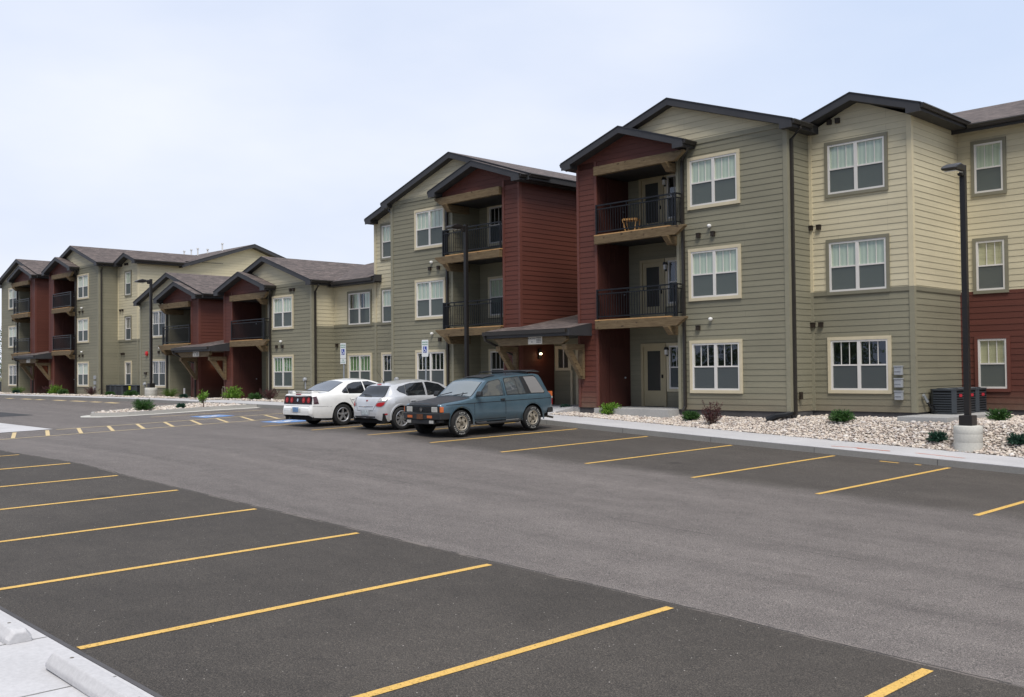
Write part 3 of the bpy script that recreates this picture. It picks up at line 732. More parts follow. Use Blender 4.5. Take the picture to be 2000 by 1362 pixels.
    roof('Y', bx, bz, 2.57 * sx, 2.57 * sx, 25.73, 27.6, gl=((25.76, 27.6), (25.76, 26.38)) if s > 0 else ((25.76, 26.38), (25.76, 29.9)), name='bay_roof')
    # on the side of the entry court the bay roof runs back along the red wall
    ex = bx - s * 2.57 * sx; 
    me = (25.9, 30.6)
    roof('Y', bx, bz - .001, (2.57 * sx if s > 0 else 0), (2.57 * sx if s < 0 else 0), 27.5, 30.6, front=False, name='bay_roof', gut=(s > 0, s < 0))
    # main gable over the green wing
    roof('Y', rx, rz, 4.42 * sx, 4.42 * sx, 26.10, 35.3, name='roof', gl=((26.13, 27.2), (26.13, 27.2)) if floors == 3 else ((26.13, 26.6), (26.13, 27.3)))
    # downspouts
    x1 = U(5.74); zg = bz - 2.57 * .333 - .14
    spout([(U(6.12), YP - .15, zg), (U(6.1), YP + .0, zg - .12), (x1, Y0 - .08, zg - .42), (x1, Y0 - .08, ZB + .1), (x1, Y0 - .2, ZB - .05)])
    zg = rz - 4.42 * .333 - .14
    spout([(U(9.80), Y0 + .12, zg), (U(9.80), Y0 + .14, zg - .08), (U(9.50), Y0 + .14, zg - .38), (U(9.50), Y0 + .14, ZB - .1)])
    # small wall fittings of the green front
    for f in range(1, floors):
        z = 4.19 if f == 2 else 1.29; xx = [U(6.31), U(6.85)] if (f == 2 or c < -40) else [U(6.25)]
        for x in xx: vent(x, z, Y0)
        dome(U(6.73), z + .26, Y0)
def vent(x, z, y, s=.13, d=.05):
    mb = MB(); mb.box(x - s / 2, x + s / 2, y - .05 - d, y - .02, z - s / 2, z + s / 2); mb.prism([(x - s * .6, z + s / 2), (x + s * .6, z + s / 2), (x + s * .5, z + s * .62), (x - s * .5, z + s * .62)], y - .06 - d, y - .02)
    return bpart(mb, 'wall_vent', M['ventbrown'])
def dome(x, z, y):
    mb = MB(); mb.lathe([(0, 0), (.055, 0), (.06, .05), (.05, .09), (.025, .115), (0, .12)], 12, 'Y', (0, 0, 0)); o = bpart(mb, 'wall_sensor', M['white'], smooth=50); o.location = Vector((x, y - .03, z)) - BO; o.rotation_euler = (R(180), 0, 0); return o
def beam(U, s, z0, z1):
    y0, y1 = YP - .19, YP - .03
    a, e0, e1 = U(2.33), U(5.70), U(6.06)
    mb = MB(); mb.prism([(a, z0), (e0, z0), (e1, z1 - .05), (e1, z1), (a, z1)], y0, y1); bpart(mb, 'timber_beam', M['timber'], bevel=.008)
    x0, x1 = sorted((U(5.27), U(5.47))); zt = z0 - .004
    cb = MB(); cb.prism([(25.82, zt - .03), (25.82, zt), (YB - .7, zt), (YB - .7, zt - .28), (26.10, zt - .28)], x0, x1, 'X'); bpart(cb, 'corbel', M['timber'], bevel=.008)
def railing(U, s, zd, c):
    mb = MB(); a, b_ = sorted((U(2.34), U(5.68))); y = YP - .085
    def bar(x0, x1, ya, yb, z0, z1): mb.box(x0, x1, ya, yb, z0, z1)
    bar(a, b_, y - .022, y + .022, zd + 1.00, zd + 1.045); bar(a, b_, y - .016, y + .016, zd + .875, zd + .91); bar(a, b_, y - .016, y + .016, zd + .10, zd + .14)
    n = int((b_ - a) / .105)
    for i in range(1, n): x = a + (b_ - a) * i / n; bar(x - .008, x + .008, y - .008, y + .008, zd + .13, zd + .88)
    for x in [a + (b_ - a) * k / 5 for k in range(1, 5)]: bar(x - .012, x + .012, y - .012, y + .012, zd + .90, zd + 1.0)
    xe = U(5.68)
    for x in (a + .02, b_ - .02): bar(x - .028, x + .028, y - .028, y + .028, zd + .01, zd + 1.05)
    for xx in (U(5.56),): bar(xx - .022, xx + .022, y - .02, y + .02, zd + .01, zd + 1.02)
    bar(xe - .018, xe + .018, y, Y0 - .02, zd + 1.00, zd + 1.045); bar(xe - .014, xe + .014, y, Y0 - .02, zd + .10, zd + .14); bar(xe - .014, xe + .014, y, Y0 - .02, zd + .875, zd + .91)
    for i in range(3): yy = y + .07 + i * .07; bar(xe - .008, xe + .008, yy, yy + .016, zd + .13, zd + .88)
    bpart(mb, 'railing', M['black'])
def balcony_door(xa, xb, z, s, key):
    x0, x1 = sorted((xa, xb)); y = YB - LAPD; h = 2.07
    d = MB(); d.box(x0, x1, y - .0, y + .06, z + .02, z + h); o = bpart(d, 'balcony_door', M['doorp'])
    fr = MB(); t = .10
    fr.box(x0 - t, x0, y - .045, y + .0, z, z + h + t); fr.box(x1, x1 + t, y - .045, y, z, z + h + t); fr.box(x0, x1, y - .045, y, z + h, z + h + t)
    fr.build('door_frame', M['doorp'], o)
    g = MB(); g.box(x0 + .16, x1 - .16, y - .006, y - .002, z + .55, z + h - .16); g.build('door_glass', M['screen_door'], o)
    k = MB(); xk = (x1 - .07) if s > 0 else (x0 + .07); k.box(xk - .02, xk + .02, y - .05, y, z + .98, z + 1.10); k.build('handle', M['black'], o)
    # porch lantern beside the door
    l = MB(); xl = (x1 + .17) if s > 0 else (x1 + .17) ; l.mat(M['black']); l.box(xl - .04, xl + .04, y - .06, y, z + 1.72, z + 1.98); l.prism([(xl - .07, z + 1.94), (xl + .07, z + 1.94), (xl + .03, z + 2.03), (xl - .03, z + 2.03)], y - .16, y - .03); l.mat(M['white']); l.box(xl - .045, xl + .045, y - .14, y - .055, z + 1.78, z + 1.94)
    bpart(l, 'wall_lantern')
M['screen_door'] = glass('door glass', opaque=True, ior=1.5, base=(.055, .058, .052))
# blinds per floor: (front window, balcony window)
unit(-24.86, 1, 1, 3, [(0, 0), (.999, 0), (1, .6)]); unit(-24.86, -1, 1, 3, [(0, 0), (1, 1), (.999, 0)])
unit(-49.6, 1, .975, 2, [(.998, 0), (.999, 0)]); unit(-49.6, -1, .975, 2, [(0, 0), (0, 0)])
unit(-74.1, 1, .972, 3, [(1, 0), (.999, 0), (.999, 0)]); unit(-74.1, -1, .972, 3, [(0, 0), (.999, 0), (.999, 0)])

# cream end wings of the three-storey pairs -----------------------------------
def end_wing(xa, xb, s, winx=None, units=2, blinds=(0, .999, 1), rz=7.93, rx=None, clip=True):
    a, b_ = sorted((xa, xb)); zt = 7.05 if rz > 7.9 else 6.98; rx = rx or (xa + xb) / 2
    w = 1.94 if units == 2 else 1.0
    hol = [(winx - w / 2 + .05, winx + w / 2 - .05, -.70 + f * H, .85 + f * H) for f in range(3)]
    siding_wall('Y', YW, -1, [(a, ZB), (b_, ZB), (b_, zt), (rx, rz - .2), (a, zt)], hol, bands=[(2.22, 'green'), (20, 'yellow')], mat='yellow')
    for f in range(3): window(winx, -.75 + f * H, YW, units, 'trim_y' if f == 0 else 'trim_g', w, blinds[f])
    box_part('band_board', 'trim_g', [(a, b_, YW - .034, YW, 2.14, 2.26)])
    xo = xb; box_part('corner_board', 'trim_y2', [(xo - s * .11, xo, YW - .036, YW, 2.26, zt), (xo, xo + s * .034, YW - .036, YW + .10, 2.26, zt), (xa, xa + s * .10, YW - .036, YW, 2.26, zt - .05)])
    box_part('corner_board', 'trim_gl', [(xo - s * .11, xo, YW - .036, YW, ZB, 2.26), (xo, xo + s * .034, YW - .036, YW + .10, ZB, 2.26), (xa, xa + s * .10, YW - .036, YW, ZB, 2.26)])
    half = abs(xb - rx) + .46 - (.3 if rz < 7.6 else 0)
    if clip:
        roof('Y', rx, rz, half if s < 0 else 0, half if s > 0 else 0, 27.22, 30.7, name='roof', gl=((27.25, 30.5), (27.25, 30.5)))
        roof('Y', rx, rz, half if s > 0 else 0, half if s < 0 else 0, 27.22, 33.5, name='roof', gut=(False, False))
        hw = abs(xb - rx) - .01; roof('Y', rx, rz, hw if s < 0 else 0, hw if s > 0 else 0, 30.66, 33.5, name='roof', front=False, gut=(False, False), ret=False)
    else: roof('Y', rx, rz, half, half, 27.22, 33.5, name='roof', gut=(s < 0, s > 0), gl=((27.25, 30.5), (27.25, 30.5)))
    box_part('foundation', 'found', [(a, b_, YW + .02, YW + .1, -1.75, ZB)])
M['trim_y2'] = varied('cream corner trim', (.62, .55, .37), .6, .05)
XA0, XA1 = -12.30, -37.16; XC0, XC1 = -61.97, -86.2
end_wing(-15.44, XA0, 1, winx=-13.93, clip=False); end_wing(-34.28, XA1, -1, winx=-36.19, units=1, blinds=(0, .999, .999), rz=7.50)
end_wing(-74.1 + 9.42 * .972, XC0, 1, winx=-63.34, units=1, blinds=(0, 0, 1), rz=7.78, rx=-63.1); end_wing(-74.1 - 9.42 * .972, XC1, -1, winx=-84.9, units=1)
for x, z in ((-14.72, 7.26), (-14.46, 7.26), (-15.38, 4.19), (-15.12, 4.19), (-15.36, 1.28), (-15.10, 1.28), (-63.74, 7.10), (-63.43, 7.10), (-64.5, 4.17), (-64.15, 4.17), (-64.3, 1.35), (-63.98, 1.35), (-40.14, 1.30)): vent(x, z, YW)
for x in (-42.17, -41.9): vent(x, 4.0, Y0)
vent(-15.44 + .55 + .0, -.85, Y0) if False else None
# side wall of the right wing and the main wall beyond it
siding_wall('X', XA0, 1, [(YW, ZB), (YM, ZB), (YM, 7.05), (YW, 7.05)], bands=[(2.22, 'green'), (20, 'yellow')], mat='yellow')
box_part('band_board', 'trim_g', [(XA0, XA0 + .034, YW + .1, YM, 2.14, 2.26)])
hol = [(-11.88 + .05, -10.9 - .05, -.70 + f * H, .85 + f * H) for f in range(3)] + [(-8.45, -7.55, -.70 + f * H, .85 + f * H) for f in range(3)]
siding_wall('Y', YM, -1, [(XA0, ZB), (4, ZB), (4, 7.05), (XA0, 7.05)], hol, bands=[(2.22, 'red'), (20, 'yellow')], mat='yellow')
for x in (-11.39, -8.0):
    for f in range(3): window(x, -.75 + f * H, YM, 1, 'trim_r' if f == 0 else 'trim_g', 1.0, (0, 0, 1)[f])
box_part('foundation', 'found', [(XA0, 4, YM + .02, YM + .1, -1.75, ZB), (XA0 - .1, XA0 - .02, YW, YM + .1, -1.75, ZB)])
# two-storey link between the middle pair and the right building
zl = 4.12
hol = [(-38.35 - .9, -38.35 + .9, -.70 + f * H, .85 + f * H) for f in range(2)]
siding_wall('Y', YW, -1, [(XA1, ZB), (XA1, zl), (-40.42, zl), (-40.42, ZB)], hol, bands=[(2.22, 'green'), (20, 'yellow')], mat='yellow')
for f in range(2): window(-38.35, -.75 + f * H, YW, 2, 'trim_y' if f == 0 else 'trim_g', 1.88, (.998, .5)[f])
siding_wall('Y', YW, -1, [(-61.9, ZB), (-58.7, ZB), (-58.7, zl), (-61.9, zl)], bands=[(2.22, 'green'), (20, 'yellow')], mat='yellow')
box_part('band_board', 'trim_g', [(-40.42, XA1, YW - .034, YW, 2.14, 2.26), (-61.9, -58.7, YW - .034, YW, 2.14, 2.26)])
box_part('foundation', 'found', [(-62, -58.7, YW + .02, YW + .1, -1.75, ZB), (-40.42, XA1, YW + .02, YW + .1, -1.75, ZB)])
# plain rear volumes behind the fronts
core = MB().mat(M['yellow']); core.box(-86, -62.05, YM + .04, 40.4, -1.7, 7.0); core.box(-62, -37.2, YM + .04, 40.4, -1.7, 4.1); core.box(XA1 + .05, 4, YM + .04, 40.4, -1.7, 7.0)
bpart(core, 'rear_wall')
# tall gable-end wall facing the two-storey middle
ge = [(YW, ZB), (40.4, ZB), (40.4, 7.0), (35.64, 8.85 - .25), (31.2, 7.12), (YW, 7.12)]
siding_wall('X', XC0, 1, ge, bands=[(2.22, 'green'), (20, 'yellow')], mat='yellow', name='end_wall')
siding_wall('X', XA1, -1, ge, bands=[(2.22, 'green'), (20, 'yellow')], mat='yellow', name='end_wall')
# main roofs, ridge along the building
def hip(x0, x1):                                            # lower roof of the link with its hipped end
    me = MB().mat(M['shingle']); uv = []
    e, r_ = 27.25, 35.6; ze, zr = 4.30, 4.30 + (35.6 - 27.25) * .318
    q = [(x1, e, ze), (x1, r_, zr), (x0, r_, zr), (x0 - (r_ - e), e, ze)]
    me.face(q); uv += [(q_[0], (q_[1] - e) * 1.05) for q_ in q]
    q = [(x0, r_, zr), (x0, 44, ze), (x0 - (r_ - e), 44, ze), (x0 - (r_ - e), e, ze)]
    me.face(q); uv += [(q_[1], q_[0]) for q_ in q]
    q = [(x1, r_, zr), (x1, 44, ze), (x0, 44, ze), (x0, r_, zr)]; me.face(q); uv += [(q_[0], q_[1]) for q_ in q]
    o = bpart(me, 'roof', fixn=False); ul = o.data.uv_layers.new(name='uv')
    for i, c in enumerate(uv): ul.data[i].uv = c
    f = MB(); f.box(-40.0, -36.66, e - .03, e + .0, ze - .24, ze - .015); f.box(-40.5, -36.66, e, YW + .1, ze - .24, ze - .21); f.box(-36.70, -36.66, e, YW, ze - .24, ze + .1); f.build('fascia', M['fascia'], o)
    g = MB(); g.box(-39.9, -36.75, e - .14, e - .031, ze - .16, ze - .03); g.build('gutter', M['spout'], o)
hip(-39.2, -37.17)
roof('X', 35.64, 8.85, 5.24, 5.24, -87.2, -61.5, slope=.325, ret=False, name='roof', front=True, back=True, gl=((-61.6, -61.55), (-87, -62)))
roof('X', 35.64, 8.85, 5.24, 5.24, -37.6, 5, slope=.325, ret=False, name='roof', front=True, back=False, gl=((-11.8, 5), (-37, 5)))
# vent pipes and a low cap on the far ridge
pp = [(-70.3, 34.9), (-69.2, 34.9), (-68.2, 34.9), (-67.3, 35.2), (-64.6, 34.9)]
for i, (x, y) in enumerate(pp):
    mb = MB(); mb.lathe([(.05, 8.3), (.05, 9.05 - (.12 if i == 3 else 0)), (.085, 9.06 - (.12 if i == 3 else 0)), (.085, 9.14 - (.12 if i == 3 else 0)), (0, 9.15 - (.12 if i == 3 else 0))], 10, 'Z', (x, y, 0)); bpart(mb, 'roof_pipe', M['white'])
mb = MB(); mb.lathe([(.05, 6.2), (.05, 7.35), (.07, 7.36), (.07, 7.5), (0, 7.5)], 10, 'Z', (-37.55, 34.6, 0)); bpart(mb, 'roof_pipe', M['white'])
mb = MB(); mb.prism([(-41.6, 6.1), (-41.0, 6.1), (-40.9, 6.28), (-41.3, 6.42), (-41.7, 6.28)], 33.4, 34.0); bpart(mb, 'roof_vent', M['black'])

# entry porches ---------------------------------------------------------------
M['lamp'] = None
m_, nt_, b__ = newmat('lit lamp glass'); b__.inputs['Emission Color'].default_value = (1, .78, .5, 1); b__.inputs['Emission Strength'].default_value = 12; M['lamp'] = m_
def text_part(txt, size, loc, mat, parent, rot=(R(90), 0, 0), name='lettering', al='CENTER', ext=.002):
    cu = bpy.data.curves.new(name, 'FONT'); cu.body = txt; cu.size = size; cu.align_x = al; cu.align_y = 'CENTER'; cu.extrude = ext
    cu.materials.append(mat); tmp = bpy.data.objects.new('tmp', cu); COL.objects.link(tmp); bpy.context.view_layer.update()
    me = bpy.data.meshes.new_from_object(tmp.evaluated_get(bpy.context.evaluated_depsgraph_get())); bpy.data.objects.remove(tmp); bpy.data.curves.remove(cu)
    o = bpy.data.objects.new(name, me); link(o, parent); o.location = loc; o.rotation_euler = rot; return o
M['ink'] = varied('sign ink', (.03, .03, .03), .6, .05); M['signface'] = varied('cream sign face', (.62, .58, .50), .5, .03)
def porch(c, sx):
    x0, x1 = c - 2.2 * sx, c + 2.02 * sx; yf, yb, zf, zb = 25.02, YP - .02, 1.43, 1.62
    sl = (zb - zf) / (yb - yf)
    zb2 = zf + sl * (29.4 - yf); me = MB().mat(M['shingle']); uv = []
    q = [(x0, yf, zf), (x1, yf, zf), (x1, yb, zb), (x0, yb, zb)]; me.face(q); uv += [(p[0], p[1]) for p in q]
    q = [(c - 1.42 * sx, yb, zb), (c + 1.42 * sx, yb, zb), (c + 1.42 * sx, 29.4, zb2), (c - 1.42 * sx, 29.4, zb2)]; me.face(q); uv += [(p[0], p[1]) for p in q]
    o = bpart(me, 'porch_roof', fixn=False); ul = o.data.uv_layers.new(name='uv')
    for i, cc in enumerate(uv): ul.data[i].uv = cc
    f = MB(); f.box(x0, x1, yf - .025, yf, zf - .25, zf - .012)
    for xx in (x0, x1): f.prism([(yf, zf - .25), (yb, zf - .25), (yb, zb - .012), (yf, zf - .012)], xx - .02, xx + .02, 'X')
    f.build('fascia', M['fascia'], o)
    s_ = MB(); s_.prism([(yf + .01, zf - .24), (yb, zf - .24), (yb, zb - .02), (yf + .01, zf - .02)], x0 + .025, x1 - .025, 'X'); s_.prism([(yb, zf - .24), (29.4, zf - .24), (29.4, zb2 - .02), (yb, zb - .02)], c - 1.40 * sx, c + 1.40 * sx, 'X'); s_.build('soffit', M['soffit'], o)
    g = MB(); g.box(x0 + .02, x1 - .1, yf - .13, yf - .026, zf - .15, zf - .02); g.build('gutter', M['spout'], o)
    zt = zf - .255; zbm = zt - .27; a, b_ = c - 1.80 * sx, c + 1.78 * sx
    bm_ = MB(); bm_.prism([(a, zt), (a + .02, zt - .06), (a + .34, zbm), (b_ - .24, zbm), (b_, zt - .13), (b_ - .06, zt)], 25.12, 25.28); bpart(bm_, 'timber_beam', M['timber'], bevel=.008)
    for sg in (-1, 1):                                       # knee braces off the piers
        x = c + sg * 1.62 * sx; w_ = .10
        br = MB(); br.box(x - w_, x + w_, YP - .14, YP - .035, -.30, zbm - .004); br.box(x - w_, x + w_, 25.16, YP - .14, zbm - .20, zbm - .006)
        br.prism([(25.22, zbm - .202), (25.50, zbm - .202), (YP - .142, -.02), (YP - .142, -.26), (YP - .2, -.22)], x - w_ * .8, x + w_ * .8, 'X'); bpart(br, 'knee_brace', M['timber'], bevel=.006)
    # sign
    sg = MB(); sx_ = c + .32; sg.box(sx_ - .33, sx_ + .33, 25.085, 25.115, zbm + .02, zbm + .30); o = bpart(sg, 'building_sign', M['signface'])
    text_part('BUILDING', .085, (sx_ - .14, 25.083, zbm + .215), M['ink'], o); text_part({-24.86: 'A'}.get(c, 'B'), .095, (sx_ - .14, 25.083, zbm + .10), M['ink'], o)
    ln = MB()
    for i in range(4):
        for k in range(3): ln.box(sx_ + .08 + k * .075, sx_ + .08 + k * .075 + .055, 25.080, 25.0848, zbm + .07 + i * .052, zbm + .095 + i * .052)
    ln.build('lettering', M['ink'], o)
    # back wall of the entry
    yw = 27.9; a, b_ = c - 1.42 * sx, c + 1.42 * sx
    siding_wall('Y', yw, -1, [(a, ZB), (b_, ZB), (b_, 1.3), (a, 1.3)], [(a + .16, a + .83, .08, .84), (a + 1.25, a + 2.2, ZB, .82)], mat='green')
    w_ = MB(); w_.mat(M['trim_y']); wx = a + .5; w_.box(wx - .41, wx + .41, yw - .05, yw, .0, .10); w_.box(wx - .41, wx + .41, yw - .05, yw, .80, .92); w_.box(wx - .41, wx - .25, yw - .05, yw, .1, .80); w_.box(wx + .25, wx + .41, yw - .05, yw, .1, .80); w_.mat(M['vinyl']); w_.box(wx - .02, wx + .02, yw - .03, yw, .1, .8)
    o = bpart(w_, 'entry_window'); g = MB(); g.face([(wx - .25, yw - .01, .1), (wx + .25, yw - .01, .1), (wx + .25, yw - .01, .8), (wx - .25, yw - .01, .8)]); g.build('pane', M['screen_door'], o, fixn=False)
    dr = MB(); dr.box(a + 1.25, a + 2.2, yw - .01, yw + .04, ZB + .02, .82); o = bpart(dr, 'entry_door', M['trim_y']); fr = MB(); fr.box(a + 1.13, a + 1.25, yw - .05, yw, ZB, .92); fr.box(a + 2.2, a + 2.32, yw - .05, yw, ZB, .92); fr.box(a + 1.25, a + 2.2, yw - .05, yw, .82, .92); fr.box(a + .86, a + .96, yw - .05, yw, ZB, 0); fr.build('door_frame', M['trim_y'], o)
    box_part('entry_slab', 'slab', [(a, b_, 26.15, yw, -1.7, -1.276)])
    # lamp on the red side wall
    lx = a + .02; l = MB(); l.mat(M['black']); l.box(lx, lx + .06, 27.0, 27.14, .45, .80); l.mat(M['lamp']); l.box(lx + .06, lx + .11, 27.04, 27.10, .60, .66); bpart(l, 'wall_lantern')
    ld = bpy.data.lights.new('porch_light', 'POINT'); ld.energy = .9; ld.color = (1, .6, .3); ld.shadow_soft_size = .05; lo = bpy.data.objects.new('porch_light', ld); link(lo); lo.location = (lx + .22, 27.07, .50); lo.parent = BLD; lo.location = Vector((lx + .22, 27.07, .50)) - BO
    spout([(x0 + .08, yf - .06, zf - .12), (x0 + .1, yf - .04, zf - .30), (c - 1.75 * sx, YP - .06, zf - .85), (c - 1.75 * sx, YP - .06, ZB)])
porch(-24.86, 1); porch(-49.6, .975); porch(-74.1, .972)
# utility boxes and fittings on the walls
for z in (-.12, -.47, -.82):
    mb = MB(); mb.box(-12.85, -12.63, YW - .13, YW - .02, z - .10, z + .14); mb.box(-12.86, -12.62, YW - .15, YW - .01, z + .13, z + .16); mb.box(-12.83, -12.65, YW - .145, YW - .13, z - .0, z + .02); bpart(mb, 'utility_box', M['grey_box'], bevel=.01)
    mb = MB(); mb.box(-65.5, -65.3, Y0 - .12, Y0 - .02, z - .12, z + .10); bpart(mb, 'utility_box', M['grey_box'])
for x in (-40.92, -33.93, -58.1): 
    mb = MB(); mb.lathe([(0, 0), (.09, 0), (.10, -.07), (.07, -.13), (0, -.14)], 14, 'Y', (x, Y0 - .02, -.30 if x > -50 else -.55)); mb.box(x - .03, x + .03, Y0 - .06, Y0 - .02, -.75, -.4); bpart(mb, 'meter', M['grey_box'], smooth=40)
mb = MB(); mb.lathe([(0, 0), (.15, 0), (.15, -.05), (.10, -.10), (0, -.11)], 18, 'Y', (-57.87, Y0 - .03, 1.25)); bpart(mb, 'fire_bell', varied('red enamel', (.45, .02, .02), .3, .05), smooth=40, label='red round fire bell')
mb = MB(); mb.box(-58.15, -57.9, Y0 - .1, Y0 - .02, .02, .16); bpart(mb, 'wall_light', M['ventbrown'])
mb = MB(); mb.box(-15.42 + .04, -15.42 + .09, 26.78, 26.92, -.92, -.70); bpart(mb, 'outlet_cover', M['ventbrown'])
mb = MB(); mb.box(-19.62, -19.45, YB - .1, YB - .02, -.95, -.78); bpart(mb, 'utility_box', M['grey_box'])
mb = MB(); mb.tube([(-15.42, Y0 + .05, -1.30), (-15.55, Y0 - .12, -1.36), (-15.80, Y0 - .25, -1.40), (-16.0, Y0 - .40, -1.52)], .07, 8, .11); bpart(mb, 'splash_pipe', M['black'])
# ------------------------------------------------------------------ cars
def carpaint(name, col, metallic=0.0, rough=.35, coat=.8, dirt=.25, dirtcol=(.12, .10, .08)):
    m, nt, b = newmat(name); v = mapping(nt); tc = N(nt, 'ShaderNodeTexCoord'); sp = N(nt, 'ShaderNodeSeparateXYZ'); nt.links.new(tc.outputs['Object'], sp.inputs[0])
    n = ramp(nt, noise(nt, v, 2.2, 5, .65), [(.3, (.90,) * 3), (.7, (1.06,) * 3)])
    c = N(nt, 'ShaderNodeRGB'); c.outputs[0].default_value = (*col, 1); cc = mul(nt, c.outputs[0], n)
    mr = N(nt, 'ShaderNodeMapRange'); nt.links.new(sp.outputs[2], mr.inputs[0]); mr.inputs[1].default_value = .62; mr.inputs[2].default_value = .28; mr.inputs[3].default_value = 0; mr.inputs[4].default_value = dirt
    dn = N(nt, 'ShaderNodeMath', operation='MULTIPLY'); nt.links.new(mr.outputs[0], dn.inputs[0]); nt.links.new(noise(nt, v, 7, 4), dn.inputs[1])
    x = N(nt, 'ShaderNodeMix', data_type='RGBA'); nt.links.new(dn.outputs[0], x.inputs[0]); nt.links.new(cc, x.inputs[6]); x.inputs[7].default_value = (*dirtcol, 1)
    nt.links.new(x.outputs[2], b.inputs['Base Color']); b.inputs['Metallic'].default_value = metallic; b.inputs['Roughness'].default_value = rough
    b.inputs['Coat Weight'].default_value = coat; b.inputs['Coat Roughness'].default_value = .08; return m
M['rubber'] = varied('tyre rubber', (.018, .018, .018), .85, .2, 20); M['plastic'] = varied('black trim plastic', (.020, .021, .022), .55, .15, 6)
M['under'] = varied('underbody', (.006, .006, .006), .9, .1); M['alloy'] = varied('cast alloy', (.50, .50, .50), .32, .08, 8, metallic=.75); M['alloy_w'] = varied('weathered alloy', (.44, .40, .33), .45, .25, 14, metallic=.5)
M['hub'] = varied('grimy hub', (.10, .085, .06), .6, .3, 20); M['tail'] = varied('red lamp lens', (.36, .010, .014), .3, .1, 12, spec=.4); M['taild'] = varied('dark red lens', (.055, .012, .016), .15, .1, 8, coat=1)
M['amber'] = varied('amber lens', (.60, .14, .03), .25, .1, 10, coat=1); M['clearlens'] = varied('clear lens', (.62, .62, .58), .12, .15, 14, coat=1, metallic=.3); M['chrome'] = varied('chrome', (.75, .76, .78), .12, .03, metallic=1)
M['plate'] = varied('plate blue', (.16, .28, .48), .5, .4, 16); M['plate2'] = varied('plate grey', (.42, .47, .48), .5, .4, 16); M['letter'] = varied('tyre lettering', (.34, .34, .32), .7, .3, 30)
M['carglass_w'] = glass('sky-painted windscreen glass', opaque=True, ior=2.2, base=(.17, .195, .195)); M['carglass_b'] = glass('painted-bright quarter glass', opaque=True, ior=2.2, base=(.24, .235, .235))  # pale bases paint in sky sheen on the windscreen, see-through brightness on the quarter
M['lens_grey'] = varied('grey lamp housing', (.30, .28, .29), .25, .1, 10)
M['gap'] = varied('panel gap', (.008, .008, .009), .9, .1)

